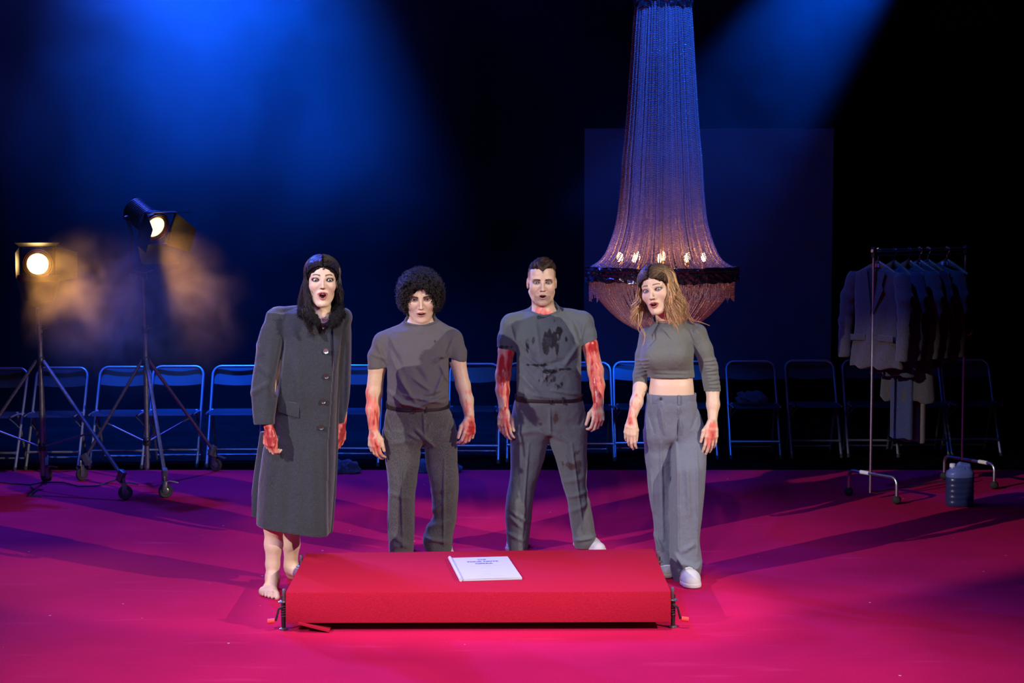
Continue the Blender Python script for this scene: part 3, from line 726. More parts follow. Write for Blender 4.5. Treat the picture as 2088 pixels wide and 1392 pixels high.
def fresnel(name, label, pos, aim, r, power, cone, doors, lens, rest, ribs=False, group=None):
    """housing along local +Z (light direction); doors: opening angles"""
    d = (Vector(aim) - Vector(pos)).normalized(); Q = d.to_track_quat('Z', 'Y').to_matrix()
    root = empty(name, pos); tag(root, label, 'stage lamp')
    bd = MB()
    if ribs:
        pr_ = [(0.02, -.30), (r * .9, -.29)]
        z = -.28
        while z < -.07: pr_ += [(r * 1.0, z), (r * 1.0, z + .008), (r * .93, z + .010), (r * .93, z + .016)]; z += .018
        pr_ += [(r * 1.12, -.06), (r * 1.2, -.04), (r * 1.2, 0)]
        bd.lathe(pr_, 32, rot=Q)
    else:
        bd.box(Q @ Vector((0, 0, -.17)), (r * 2.3, r * 2.5, .26), rot=Q); bd.lathe([(r * 1.05, -.05), (r * 1.15, -.04), (r * 1.15, 0.0)], 32, rot=Q)
        for k in range(5): bd.box(Q @ Vector((0, 0, -.08 - k * .04)), (r * 2.45, r * 2.65, .008), rot=Q)
    hs = bd.build('housing', M['lamp_body'], root, bevel=0.0 if ribs else .006)
    MB().lathe([(0, .012), (r * .45, .009), (r * .8, 0.0), (r * .8, -.01)], 32, Q @ Vector((0, 0, 0)), rot=Q).build('lens', lens, root)
    rg = MB()
    for rr_, zz in ((r * .88, .004), (r * .98, .010), (r * 1.1, .014)): rg.tube([Q @ Vector((rr_ * math.cos(t * math.pi / 16), rr_ * math.sin(t * math.pi / 16), zz)) for t in range(33)], .0035, 6, cap=False)
    rg.build('lens_ring', M['brass'], root)
    # square frame and four barn doors
    fm = MB(); w = r * 1.35
    for sx, sy in ((1, 0), (-1, 0), (0, 1), (0, -1)):
        fm.box(Q @ Vector((sx * w, sy * w, .02)), (.012 if sx else 2 * w, .012 if sy else 2 * w, .02), rot=Q)
    fm.build('door_frame', M['lamp_body'], root)
    for (sx, sy), a, ln_ in doors:
        R2 = Matrix.Rotation(a * (sx if sx else -sy), 3, 'Y' if sx else 'X')
        o0 = Vector((sx * w, sy * w, .03)); t = .003
        tp = 0.72 if sx else 1.25
        dirv = (Q @ (R2 @ Vector((0, 0, 1)))); side = Q @ (Vector((0, 1, 0)) if sx else Vector((1, 0, 0)))
        o1 = Q @ o0
        ps = [o1 - side * w, o1 + side * w, o1 + side * w * tp + dirv * ln_, o1 - side * w * tp + dirv * ln_]
        n_ = dirv.cross(side)
        MB().poly(ps, t, n_).build('barn_door', M['lamp_body'], root, smooth=False)
    # yoke down to the stand
    yk = MB(); ys = Q @ Vector((1, 0, 0)); ys.z = 0; ys.normalize()
    hw = r * 1.5; rl = Vector(rest) - Vector(pos)
    pa = Q @ Vector((0, 0, -.15))
    yk.tube([pa + ys * hw, pa * .6 + ys * hw + Vector((0, 0, -.12)), rl + ys * hw * .7 + Vector((0, 0, .03)), rl + Vector((0, 0, .0)), rl - ys * hw * .7 + Vector((0, 0, .03)), pa * .6 - ys * hw + Vector((0, 0, -.12)), pa - ys * hw], .006, 6, flat=3.0)
    yk.build('yoke', M['lamp_body'], root)
    for s in (-1, 1): MB().lathe([(.018, 0), (.02, .01), (.012, .03)], 10, pa + ys * hw * s, rot=(ys * s).to_track_quat('Z', 'Y').to_matrix()).build('tilt_knob', M['black_metal'], root)
    L1 = bpy.data.lights.new(name + '_light', 'SPOT'); L1.energy = power; L1.color = (1.0, 0.42, 0.07); L1.spot_size = math.radians(cone); L1.spot_blend = .6; L1.shadow_soft_size = .04
    lo = bpy.data.objects.new(name + '_light', L1); lo.location = Q @ Vector((0, 0, .03)); lo.rotation_euler = (-d).to_track_quat('Z', 'Y').to_euler(); lo.parent = root; COL.objects.link(lo)
    return root
p1 = PY(77, 538, 12.9); b1 = PZ(84, 1000)
b1 = np.array([PY(82, 700, 13.05)[0], 13.05, 0])
h1 = PY(77, 628, 13.0)
lamp_stand('lamp_stand', 'wheeled black stand carrying the lower lamp at the left edge', b1, (h1[0], 13.0, h1[2]), [PZ(252, 1018), PZ(95, 984), PZ(-75, 1000)], float(PY(82, 735, 13.05)[2]))
fresnel('fresnel_lamp', 'bright amber stage lamp facing the audience on the leftmost stand', tuple(p1), (p1[0] + 1.0, p1[1] - 4, p1[2] - .1), 0.095, 280, 80,
        [((1, 0), .9, .20), ((-1, 0), .15, .16), ((0, 1), .25, .14), ((0, -1), -.55, .10)], M['lens'], (h1[0], 13.0, h1[2] + .02))
h2 = PY(291, 565, 13.3)
b2 = np.array([PY(298, 800, 13.35)[0], 13.35, 0])
lamp_stand('lamp_stand', 'taller wheeled stand behind, carrying the tilted ribbed lamp', b2, (h2[0], 13.3, h2[2]), [PZ(337, 1014), PZ(172, 980), PZ(437, 961)], float(PY(297, 735, 13.35)[2]))
p2 = PY(316, 463, 13.1)
fresnel('fresnel_lamp', 'ribbed stage lamp tilted down to the right on the taller stand', tuple(p2), (p2[0] + 2.2, p2[1] - 2.0, p2[2] - 1.55), 0.10, 130, 60,
        [((1, 0), .35, .2), ((-1, 0), .3, .2), ((0, 1), .5, .17), ((0, -1), .5, .17)], M['lens2'], (h2[0], 13.3, h2[2] + .02), ribs=True)
# chain and hooks hanging under the taller lamp
cn = MB(); c0 = PY(293, 575, 13.2)
for k in range(9):
    z = float(c0[2]) - k * .024; R = k % 2
    cn.tube([(float(c0[0]) + (.006 * math.cos(t) if R else 0), 13.2 + (0 if R else .006 * math.cos(t)), z + .013 * math.sin(t)) for t in [2 * math.pi * q / 10 for q in range(11)]], .0018, 5, cap=False)
for dx in (-.075, 0.0): cn.tube([(float(c0[0]) + dx - .025, 13.2, float(c0[2]) + .06), (float(c0[0]) + dx - .02, 13.2, float(c0[2]) + .02), (float(c0[0]) + dx, 13.2, float(c0[2]) + .0), (float(c0[0]) + dx + .02, 13.2, float(c0[2]) + .02), (float(c0[0]) + dx + .025, 13.2, float(c0[2]) + .06)], .003, 6)
tag(cn.build('safety_chain', M['grey_metal']), 'thin safety chain and hooks dangling under the ribbed lamp', 'chain')
# cable on the carpet
cb = MB(); cp = [PZ(x, y, .012) for x, y in ((-40, 978), (20, 985), (60, 988), (90, 982), (130, 983), (160, 991), (200, 990), (232, 979), (246, 975))]
cb.tube([tuple(p) for p in cp], .006, 6)
cb.tube([tuple(PZ(62, 990, .012)), tuple(PZ(72, 1000, .012)), tuple(PZ(60, 1010, .012)), tuple(PZ(85, 1012, .012))], .006, 6)
tag(cb.build('power_cable', M['rubber']), 'black power cable snaking on the carpet under the left lamp stand', 'cable')

# ------------------------------------------------------------------ clothes rack
M['rack_bar'] = mat('rack_chrome', (0.55, 0.55, 0.6), rough=0.34, metal=1.0)
la, lb = PZ(1730, 1010), PZ(1828, 1028); ra, rb = PZ(1925, 978), PZ(2027, 997)
lp = np.array([PY(1779, 700, 12.55)[0], 12.55]); rp = np.array([PY(1966, 700, 13.25)[0], 13.25])
zt = float(PY(1778, 511, 12.55)[2])
rk = empty('clothes_rack', (lp[0], lp[1], 0)); tag(rk, 'chrome wheeled clothes rack hung with dark costumes at the right', 'clothes rack')
o_ = np.array([lp[0], lp[1], 0]); bar_d = np.array([rp[0] - lp[0], rp[1] - lp[1], 0]); bar_l = float(np.linalg.norm(bar_d)); bar_u = bar_d / bar_l
MB().tube([(0, 0, .05), (0, 0, zt)], .0105, 10).build('post', M['rack_bar'], rk)
MB().tube([tuple(bar_d + np.array([0, 0, .19])), tuple(bar_d + np.array([0, 0, zt]))], .0105, 10).build('post', M['rack_bar'], rk)
MB().tube([tuple(-bar_u * .02 + np.array([0, 0, zt])), tuple(bar_d + bar_u * .03 + np.array([0, 0, zt]))], .012, 10).build('hanging_bar', M['rack_bar'], rk)
MB().tube([tuple(np.array([0, 0, zt - .035])), tuple(bar_d + np.array([0, 0, zt - .035]))], .006, 8, flat=2.5).build('lower_bar', M['black_metal'], rk)
for q in ((0, 0, zt - .012), tuple(bar_d + np.array([0, 0, zt - .012]))): MB().box(q, (.03, .03, .075), rot=Matrix.Rotation(math.atan2(bar_u[1], bar_u[0]), 3, 'Z')).build('end_cap', M['black_metal'], rk, bevel=.004)
MB().tube([(0, 0, .06), tuple(bar_u * .06 + np.array([0, 0, .045])), tuple(bar_d - bar_u * .05 + np.array([0, 0, .05])), tuple(bar_d + np.array([0, 0, .1]))], .009, 8).build('bottom_rail', M['rack_bar'], rk)
for (pa, pb, po) in ((la, lb, np.zeros(3)), (ra, rb, bar_d)):
    A = pa - o_; B = pb - o_; u = (B - A) / np.linalg.norm(B - A); h = .19
    pts = [A + np.array([0, 0, .05]), A + np.array([0, 0, h - .05])] + [A + u * (.05 - .05 * math.cos(t)) + np.array([0, 0, h - .05 + .05 * math.sin(t)]) for t in (.4, .8, 1.2, 1.57)]
    pts += [B - u * (.05 - .05 * math.cos(t)) + np.array([0, 0, h - .05 + .05 * math.sin(t)]) for t in (1.57, 1.2, .8, .4)] + [B + np.array([0, 0, h - .05]), B + np.array([0, 0, .05])]
    MB().tube([tuple(p) for p in pts], .0135, 12).build('foot_hoop', M['rack_bar'], rk)
    tpos = A + u * .12 + np.array([0, 0, h]) if po[0] == 0 else B - u * .16 + np.array([0, 0, h])
    MB().tube([tuple(tpos), tuple(tpos + u * .085)], .0150, 12).build('tape_wrap', M['white_tape'], rk)
    for E_ in (A, B):
        MB().lathe([(0.0, -.03), (.018, -.027), (.03, -.012), (.032, 0), (.03, .012), (.018, .027), (0, .03)], 16, tuple(E_ + np.array([0, 0, .032])), rot=Matrix.Rotation(math.pi / 2, 3, 'X')).build('caster', M['rubber'], rk)
hk = bar_d + np.array([0, 0, float(PY(1966, 680, 13.25)[2])])
MB().tube([tuple(hk), tuple(hk + np.array([.02, -.01, -.01])), tuple(hk + np.array([.04, -.02, -.005])), tuple(hk + np.array([.06, -.02, .035]))], .005, 8).build('hook', M['chrome'], rk)

M['wood'] = mat('brown_hanger_wood', (0.16, 0.07, 0.035), rough=0.35, noise=.3, nscale=30, stretch=(1, 8, 1))
M['label_blue'] = mat('pale_hanger_label', (.35, .4, .55), rough=.5)
GY = math.atan2(bar_u[1], bar_u[0]) - math.pi / 2   # local +x runs across the bar, +y along it
def make_hanger(tt, label, tag_on):
    pos = o_ + bar_u * tt
    h = empty('coat_hanger', (pos[0], pos[1], zt), GY + rr.uniform(-.12, .12)); tag(h, label, 'hanger', 'wooden hangers on the clothes rack')
    MB().tube([(0, 0, -.095), (0, 0, -.05), (.004, 0, -.035), (.022, 0, -.014), (.020, 0, .006), (.006, 0, .0185), (-.010, 0, .017), (-.018, 0, .004)], .0022, 6).build('hook', M['chrome'], h)
    def hb(u, v):
        x = (u - .5) * 2; t = abs(x); z = -.10 - .085 * t ** 1.25; a = v * 2 * math.pi; hh = .020 * (1 - t) ** 1.5 + .011; ww = .010 + .008 * t
        return (x * .205, ww * math.cos(a) - .02 * t * t, z + hh * math.sin(a) + (.012 if t < .1 else 0) * (1 - t * 10))
    MB().grid(hb, 25, 13).build('shoulders', M['wood'], h)
    MB().tube([(-.175, -.012, -.172), (.175, -.012, -.172)], .005, 8).build('trouser_bar', M['wood'], h)
    if tag_on: MB().box((-.01, -.016, -.105), (.055, .004, .026)).build('label_sticker', M['label_blue'], h)
    return h
def cloth_col(name, c, n=.25): return mat(name, c, rough=.9, noise=n, nscale=120, bump=.3, bscale=250, spec=.15, sheen=.2)
def field_obj(fd, name, m, parent=None, it=1):
    V, Q = fd.mesh(); V = relax(V, Q, it); return link(name, mesh_np(name, V, Q), m, parent)
def make_jacket(tt, label, m, length, hem, yaw_j, style):
    """hangs below the bar; local x = shoulder width, local y = thickness"""
    pos = o_ + bar_u * tt
    root = empty('jacket', (pos[0], pos[1], zt), GY + yaw_j); tag(root, label, style[0], 'costumes hanging on the clothes rack')
    z0 = -.125
    fd = Field((-.28, -.13, z0 - length - .02), (.28, .13, z0 + .06), .008)
    rows = [(z0 + .02, 0, 0, .05, .035), (z0 - .005, 0, 0, .10, .045), (z0 - .045, 0, 0, .205, .05), (z0 - .08, 0, 0, .222, .055), (z0 - .2, 0, 0, .205, .06), (z0 - .38, 0, 0, .19, .06), (z0 - .55, 0, 0, .20, .065), (z0 - length, .0, 0, hem, .075)]
    fd.zloft(rows, n=2.4, cap=.012)
    fd.disp(lambda x, y, z: .010 * np.sin(x * 38 + 3 * np.sin(z * 5 + tt * 9)) * np.clip((z0 - z) / length, 0, 1) + .012 * fbm(x * 7 + tt * 10, y * 7, z * 3.5))
    # neck opening, front opening with lapels
    fd.ell((0, -.035, z0 + .025), (.06, .05, .05), .01, 'sub')
    fd.op(lambda X, Y, Z: np.maximum(np.abs(X) - .004 - .055 * np.clip((Z - (z0 - .33)) / .33, 0, 1), Y + .02) + 0 * Z, (-.07, -.13, z0 - length), (.07, -.02, z0 + .05), .006, 'sub')
    field_obj(fd, 'body', m, root)
    for s in (-1, 1):
        f2 = Field((-.1, -.1, -.62), (.1, .1, .05), .008); ln = .58
        f2.chain([(0, 0, 0), (s * .035, -.01, -.14), (s * .05, -.025, -.32), (s * .045, -.05, -ln)], [.058, .062, .052, .045], 0, kk=.02)
        f2.op(lambda X, Y, Z: -(Z + ln) + 0 * X + 0 * Y, (-.1, -.1, -.7), (.1, .1, .05), 0, 'int')
        f2.disp(lambda x, y, z: .006 * fbm(x * 12 + s, y * 12, z * 7 + tt * 5) + .002 * np.sin(z * 60 + x * 20))
        sl = field_obj(f2, 'sleeve', m, root); sl.location = (s * .205, 0, z0 - .075)
    if style[1]:
        lp_ = MB()
        for s in (-1, 1): lp_.poly([(s * .055, -.056, z0 - .005), (s * .11, -.062, z0 - .03), (s * .085, -.068, z0 - .12), (s * .10, -.07, z0 - .15), (s * .012, -.068, z0 - .33), (s * .008, -.064, z0 - .29)], .006, (0, -1, 0))
        lp_.build('lapels', m, root, smooth=False)
        for s in (-1, 1): MB().box((s * .12, -.064, z0 - .50), (.13, .010, .045), rot=Matrix.Rotation(s * .05, 3, 'Y')).build('pocket_flap', m, root, bevel=.003)
    return root
specs = [(.05, 'hanger nearest the left rack post, under the grey jacket', 1), (.235, 'second hanger from the left post, holding the dark blue top', 0), (.405, 'third hanger from the left post, holding the long dark coat', 0),
         (.53, 'hanger with pale sticker, fourth from the left rack post', 1), (.63, 'bare-shouldered hanger with sticker, holding the pale trousers', 1), (.86, 'empty hanger nearest the right rack post', 1)]
for t_, l_, g_ in specs: make_hanger(t_, l_, g_)
make_jacket(.05, 'grey tweed jacket with pocket flaps, nearest the left rack post', cloth_col('grey_tweed', (.06, .05, .055)), .72, .225, .05, ('jacket', True))
make_jacket(.235, 'plain dark blue jacket hanging second from the left rack post', cloth_col('navy_wool', (.03, .035, .06)), .78, .20, -.05, ('jacket', False))
make_jacket(.405, 'long dark overcoat hanging in the middle of the rack', cloth_col('dark_overcoat', (.045, .045, .05)), .98, .24, .04, ('coat', True))
make_jacket(.53, 'dark jacket with light cuffs just right of the long overcoat', cloth_col('charcoal_wool', (.02, .02, .028)), .74, .215, 0.0, ('jacket', False))
make_jacket(.70, 'black blouse at the right end of the hanging costumes', cloth_col('black_crepe', (.03, .03, .035)), .70, .21, 0.06, ('blouse', False))
def pants(tt, label, m, zt_, zb, w, name):
    pos = o_ + bar_u * tt
    fd = Field((-w - .03, -.06, zb - .02), (w + .03, .06, zt_ + .02), .007)
    fd.zloft([(zb, 0, 0, w, .022), ((zt_ + zb) / 2, 0, 0, w * .96, .022), (zt_, 0, 0, w * .9, .02)], n=3.5, cap=.006)
    fd.disp(lambda x, y, z: .006 * np.sin(x * 45) + .008 * fbm(x * 8, y * 8, z * 4))
    o = field_obj(fd, name, m); o.location = (pos[0], pos[1], 0); o.rotation_euler = (0, 0, GY)
    tag(o, label, 'clothing', 'costumes hanging on the clothes rack'); return o
z_a = float(PY(1880, 822, 12.9)[2]); z_b = float(PY(1880, 898, 12.9)[2])
pants(.47, 'pale grey trousers folded on a hanger, showing below the coats', cloth_col('pale_grey_wool', (.10, .092, .09)), zt - .2, z_b, .115, 'trousers')
pants(.34, 'blue trousers hanging low beside the pale grey pair', cloth_col('blue_wool', (.03, .04, .10)), zt - .25, float(PY(1850, 892, 12.8)[2]), .10, 'trousers')

# plastic jug on the carpet below the rack
jp = PZ(1963, 1036); jg = empty('plastic_jug', (jp[0], jp[1] + .09, 0), .1); tag(jg, 'bluish plastic jug with handle standing under the right end of the rack', 'jug')
M['jug'] = mat('cloudy_plastic', (.10, .14, .36), rough=.35, noise=.1, nscale=10); M['jug_dark'] = mat('dark_liquid_seen_through_plastic', (.02, .03, .10), rough=.3)
f1 = Field((-.12, -.1, .0), (.12, .1, .33), .005)
f1.zloft([(.205, 0, 0, .097, .07), (.235, 0, 0, .097, .07), (.262, .004, 0, .08, .058), (.285, .015, 0, .055, .04)], n=2.6, cap=.01)
f1.chain([(.075, 0, .23), (.06, 0, .288), (.0, 0, .30), (-.04, 0, .27)], [.016, .018, .018, .016], .012)
f1.ell((.028, 0, .268), (.022, .05, .012), .004, 'sub')
f1.caps((-.055, 0, .26), (-.055, 0, .285), .022, .020, .008)
field_obj(f1, 'shoulder', M['jug'], jg)
f1 = Field((-.12, -.1, -.01), (.12, .1, .23), .005)
f1.zloft([(.0, 0, 0, .09, .063), (.02, 0, 0, .097, .07), (.21, 0, 0, .097, .07)], n=2.6, cap=.008)
f1.disp(lambda x, y, z: .0015 * np.sin(z * 160))
field_obj(f1, 'body', M['jug_dark'], jg)
MB().lathe([(.021, .28), (.022, .284), (.022, .303), (.018, .306)], 18, (-.055, 0, 0)).build('cap', M['white_tape'], jg)

# ------------------------------------------------------------------ crumpled cloths
M['cloth_blue'] = cloth_col('crumpled_blue_cloth', (.035, .045, .075)); M['cloth_dark'] = cloth_col('crumpled_black_cloth', (.05, .05, .06))
def crumple(name, label, c, size, m, seed, cat='clothing'):
    fd = Field((-size[0] - .04, -size[1] - .04, -.02), (size[0] + .04, size[1] + .04, size[2] + .05), .008)
    r2 = random.Random(seed)
    for k in range(9):
        a = r2.uniform(0, 6.28); q = r2.uniform(0, .6)
        fd.ell((size[0] * q * math.cos(a), size[1] * q * math.sin(a), size[2] * r2.uniform(.1, .4)), (size[0] * r2.uniform(.3, .5), size[1] * r2.uniform(.3, .5), size[2] * r2.uniform(.25, .55)), .02)
    fd.disp(lambda x, y, z: .075 * np.abs(fbm(x * 11 + seed, y * 11, z * 13)) - .018 + .010 * np.sin(x * 50 + 14 * vnoise(x * 9, y * 9 + seed, z * 9)))
    fd.op(lambda X, Y, Z: Z + 0 * X + 0 * Y - 0, (-9, -9, -.1), (9, 9, .001), 0, 'int') if False else None
    fd.op(lambda X, Y, Z: -(Z - .002) + 0 * X + 0 * Y, (-1, -1, -.1), (1, 1, .4), .0, 'int')
    o = field_obj(fd, name, m); o.location = c; tag(o, label, cat, 'discarded cloths'); return o
p = PZ(700, 968); crumple('crumpled_cloth', 'small crumpled blue cloth on the carpet right of the long coat', (p[0], p[1] + .1, 0), (.14, .10, .14), M['cloth_blue'], 4)
p = PZ(905, 968); crumple('crumpled_cloth', 'wide crumpled garment on the carpet behind the curly-haired man', (p[0], p[1] + .15, 0), (.27, .13, .13), M['cloth_blue'], 9)
p = CH[13].location; crumple('crumpled_cloth', 'dark cloth heaped on the folding chair seat', (p[0] - .04, p[1] - .02, .452), (.17, .12, .12), M['cloth_dark'], 12)
# ------------------------------------------------------------------ people: shared anatomy
def skin_material():
    m, nt, b = node_mat('skin'); L = nt.links.new; N = nt.nodes.new
    vc = N('ShaderNodeVertexColor'); vc.layer_name = 'Col'
    tc = N('ShaderNodeTexCoord'); nz = N('ShaderNodeTexNoise'); nz.inputs['Scale'].default_value = 60; L(tc.outputs['Object'], nz.inputs['Vector'])
    mr = N('ShaderNodeMapRange'); mr.inputs[3].default_value = .93; mr.inputs[4].default_value = 1.07; L(nz.outputs[0], mr.inputs[0])
    vm = N('ShaderNodeVectorMath'); vm.operation = 'SCALE'; L(vc.outputs[0], vm.inputs[0]); L(mr.outputs[0], vm.inputs['Scale']); L(vm.outputs[0], b.inputs['Base Color'])
    at = N('ShaderNodeAttribute'); at.attribute_name = 'wet'
    r2 = N('ShaderNodeMapRange'); r2.inputs[3].default_value = .48; r2.inputs[4].default_value = .16; L(at.outputs['Fac'], r2.inputs[0]); L(r2.outputs[0], b.inputs['Roughness'])
    b.inputs['Specular IOR Level'].default_value = 0.35
    b.inputs['Subsurface Weight'].default_value = 0.08; b.inputs['Subsurface Radius'].default_value = (.012, .004, .002); b.inputs['Subsurface Scale'].default_value = 1.0
    return m
M['skin'] = skin_material()
M['eye'] = mat('eyeball', (1, 1, 1), rough=.12, attr='Col', spec=.6)
M['hair_base'] = mat('hair_mass', (1, 1, 1), rough=.95, attr='Col', spec=.03, noise=.5, nscale=70, bump=1.0, bscale=90)
M['hair'] = mat('hair_strands', (1, 1, 1), rough=.42, attr='Col', spec=.35, noise=.25, nscale=90)
def sstep(a, b, x): t = np.clip((x - a) / (b - a), 0, 1); return t * t * (3 - 2 * t)
EYE = (.0325, -.0705, 0.0)

def lip_curves(o, w, pucker):
    xs = np.linspace(-1, 1, 9)
    up, lo = [], []
    for t in xs:
        x = t * w; y = -.0990 - pucker + 15 * x * x
        cup = .0016 * math.exp(-((abs(t) - .28) / .2) ** 2) - .0006 * math.exp(-(t / .15) ** 2)
        up.append((x, y, -.0655 + .0022 * (1 - t * t) + cup - .10 * o * (t * t)))
        lo.append((x, y + .0015, -.0685 - (o + .0035) * (1 - t * t) ** .75 - .10 * o * (t * t)))
    return up, lo
class Head:
    def __init__(h, eye_px, Y, s, yaw, pitch, roll, open_=.006, mw=.023, pucker=0.0, female=False, jaw=1.0, look=(0, -1, 0), nose=1.0):
        h.s = s; h.R = rotm(yaw, pitch, roll); h.o = open_; h.mw = mw; h.pk = pucker; h.f = female; h.jw = jaw; h.look = look; h.ns = nose
        h.C = PY(eye_px[0], eye_px[1], Y) - h.R @ (np.array([0, -.085, 0]) * s)
        h.up, h.lo = lip_curves(open_, mw, pucker)
    def W(h, p): return h.C + h.R @ (np.asarray(p, float) * h.s)
    def local(h, P): return ((np.asarray(P) - h.C) @ h.R) / h.s
    def sdf(h, fd):
        s, R, C = h.s, h.R, h.C; o = h.o; f = h.f; jw = h.jw
        def fn(X, Y, Z):
            X, Y, Z = X - C[0], Y - C[1], Z - C[2]
            x = (R[0, 0] * X + R[1, 0] * Y + R[2, 0] * Z) / s; y = (R[0, 1] * X + R[1, 1] * Y + R[2, 1] * Z) / s; z = (R[0, 2] * X + R[1, 2] * Y + R[2, 2] * Z) / s
            ax = np.abs(x)
            E = lambda c, r: d_ell(x, y, z, c, r)
            A = lambda c, r: d_ell(ax, y, z, c, r)
            Cp = lambda a, b, ra, rb: d_caps(ax, y, z, a, b, ra, rb)
            d = E((0, .016, .036), (.0745, .094, .082))
            d = smin(d, E((0, -.028, -.022), (.061 if f else .063, .062, .080)), .03)
            d = smin(d, E((0, -.040, .045), (.052, .043, .046)), .03)
            dz = -o * .8
            d = smin(d, E((0, -.032, -.072 + dz * .6), (.043 * jw, .046, .040)), .03)
            d = smin(d, Cp((.050 * jw, .004, -.052 + dz * .4), (.020 * jw, -.066, -.100 + dz), .015, .013), .028)
            d = smin(d, E((0, -.079, -.101 + dz), (.018 if not f else .014, .014, .0145)), .022)
            d = smin(d, A((.043, -.055, -.030), (.017, .020, .017)), .035)                # cheekbone
            d = smin(d, Cp((.046, -.066, .020), (.012, -.0825, .0165), .0075, .0075) + (.002 if f else 0), .016)
            d = smax(d, -A((h.ex, -.100, -.002), (.0185, .0165, .0135)), .014)          # socket
            d = smin(d, A((h.ex, EYE[1], 0), (.0140, .0140, .0140)), .005)                               # lids
            # nose
            n = h.ns
            nb = d_caps(x, y, z, (0, -.083, .010), (0, -.106 * 1.0 - .004 * n, -.033), .0062, .0078)
            d = smin(d, nb, .010)
            d = smin(d, E((0, -.1065 - .004 * n, -.0365), (.0088, .0088, .0075)), .006)
            d = smin(d, A((.0118, -.0985, -.0385), (.0062, .009, .0062)), .005)
            d = smax(d, -A((.0068, -.1035, -.0455), (.0034, .005, .0030)), .002)
            # mouth area
            d = smin(d, E((0, -.071 - h.pk, -.067 + dz * .4), (.028, .0245, .026)), .018)
            d = smax(d, -E((0, -.104, -.0565), (.0028, .0045, .007)), .004)                # philtrum
            hh = max(.0012, o / 2 + .0012)
            d = smax(d, -E((0, -.092, -.0672 - o * .55), (h.mw * .90, .026, hh)), .002)
            ul = None
            for i in range(8):
                t = abs(i - 3.5) / 4; e = d_caps(x, y, z, h.up[i], h.up[i + 1], (.0040 - .0020 * t) * h.lt, (.0040 - .0020 * t) * h.lt); ul = e if ul is None else smin(ul, e, .002)
            ll = None
            for i in range(8):
                t = abs(i - 3.5) / 4; e = d_caps(x, y, z, h.lo[i], h.lo[i + 1], (.0050 - .0026 * t) * h.lt, (.0050 - .0026 * t) * h.lt); ll = e if ll is None else smin(ll, e, .002)
            d = smin(d, ul, .0035); d = smin(d, ll, .0035)
            if o > .004: d = smin(d, E((0, -.079, -.0695), (.0165, .0125, .0045)), .001)
            # eyelid opening
            q = ax - h.ex
            op = .0062 * (1 - (q / .0150) ** 2)
            op = np.where(z > .0005, op * h.eo, op * .86)
            g = np.maximum(np.abs(z - .0005 - .05 * q) - op, y - (EYE[1] - .0025)) 
            g = np.maximum(g, np.abs(q) - .0150)
            d = smax(d, -g, .0012)
            # ears
            ea = d_ell(ax, y + .25 * (z + .008) * 0, z, (.0745, .012, -.010), (.0075, .0165, .0300))
            ea = smax(ea, -d_ell(ax, y, z, (.0835, .006, -.008), (.0065, .0095, .0180)), .003)
            d = smin(d, ea, .005)
            return d * s
        fd.op(fn, C - .17 * s, C + .17 * s, .02, 'add', m=0)
    eo = 1.0; ex = EYE[0]; lt = 1.0
    def eyes(h, parent, base, iris, gaze):
        for sx in (-1, 1):
            c = np.array([h.ex * sx, EYE[1] + .0004, EYE[2]]); n1, n2 = 28, 24; vs = []; cs = []; fs = []
            g = np.array(gaze, float); g /= np.linalg.norm(g); gl = h.R.T @ g
            gl[0] = np.clip(gl[0], -.45, .45); gl /= np.linalg.norm(gl)
            Q = np.array(Vector(gl).to_track_quat('Z', 'Y').to_matrix()); r = .0122
            for i in range(n2 + 1):
                th = math.pi * (i / n2) ** 1.4
                for k in range(n1):
                    a = 2 * math.pi * k / n1; v = np.array([math.sin(th) * math.cos(a), math.sin(th) * math.sin(a), math.cos(th)]) * r
                    if th < .5: v[2] += .0006 * (1 - (th / .5) ** 2)
                    vs.append(h.W(c + Q @ v) - base)
                    cs.append((.01, .01, .01) if th < .23 else (tuple(np.array(iris) * (.5 if th > .50 else 1)) if th < .57 else (.50, .48, .47)))
            for i in range(n2):
                for k in range(n1): fs.append((i * n1 + k, i * n1 + (k + 1) % n1, (i + 1) * n1 + (k + 1) % n1, (i + 1) * n1 + k))
            link('eye', mesh_np('eye', np.array(vs), np.array(fs), cols=np.array(cs)), M['eye'], parent)
    def paint(h, V, col, wet, P):
        """face colouring: lips, brows, eye make-up, stubble; P = dict"""
        q = h.local(V); x, y, z = q.T; ax = np.abs(x); face = (y < -.03) & (np.abs(z) < .15) & (ax < .09)
        skin = P['skin']; o = h.o
        def mix(mask, c): col[:] = col * (1 - mask[:, None]) + np.array(c)[None] * mask[:, None]
        # cheeks and nose warmth
        mix(face * .30 * np.exp(-((ax - .042) / .02) ** 2 - ((z + .035) / .02) ** 2), P.get('blush', (.42, .17, .14)))
        if P.get('stubble'):
            m = sstep(-.036, -.060, z - .25 * (.06 - ax)) * (y < .02) * sstep(-.135, -.11, z) * (ax < .09)
            m = m * (1 - np.exp(-(ax / .020) ** 2 - ((z + .070) / .010) ** 2) * .8)
            m = np.maximum(m * sstep(-.064, -.074, z + (ax > .045) * .03 * 1), np.exp(-((z + .056) / .0045) ** 2) * (ax < .028) * (y < -.08))
            mix(np.clip(m * P['stubble'] * (1 + .8 * vnoise(x * 300, y * 300, z * 300)), 0, 1), (.10, .055, .04))
        if P.get('fade'):
            m = sstep(.060, .068, ax + .05 * np.clip(z - .03, -.05, .05)) * sstep(-.012, .045, z + .25 * y * 0) * (y > -.058) 
            m = np.maximum(m, (y > .0) * sstep(-.05, .0, z) * sstep(.066, .0, ax - .06 + .0) * (y > .05))
            mix(np.clip(m, 0, 1) * (ax < .0795) * P['fade'], (.035, .022, .016))
        # lips
        dl = np.full(len(V), 1.0)
        near = face & (z < -.045) & (z > -.11 - o)
        ii = np.nonzero(near)[0]
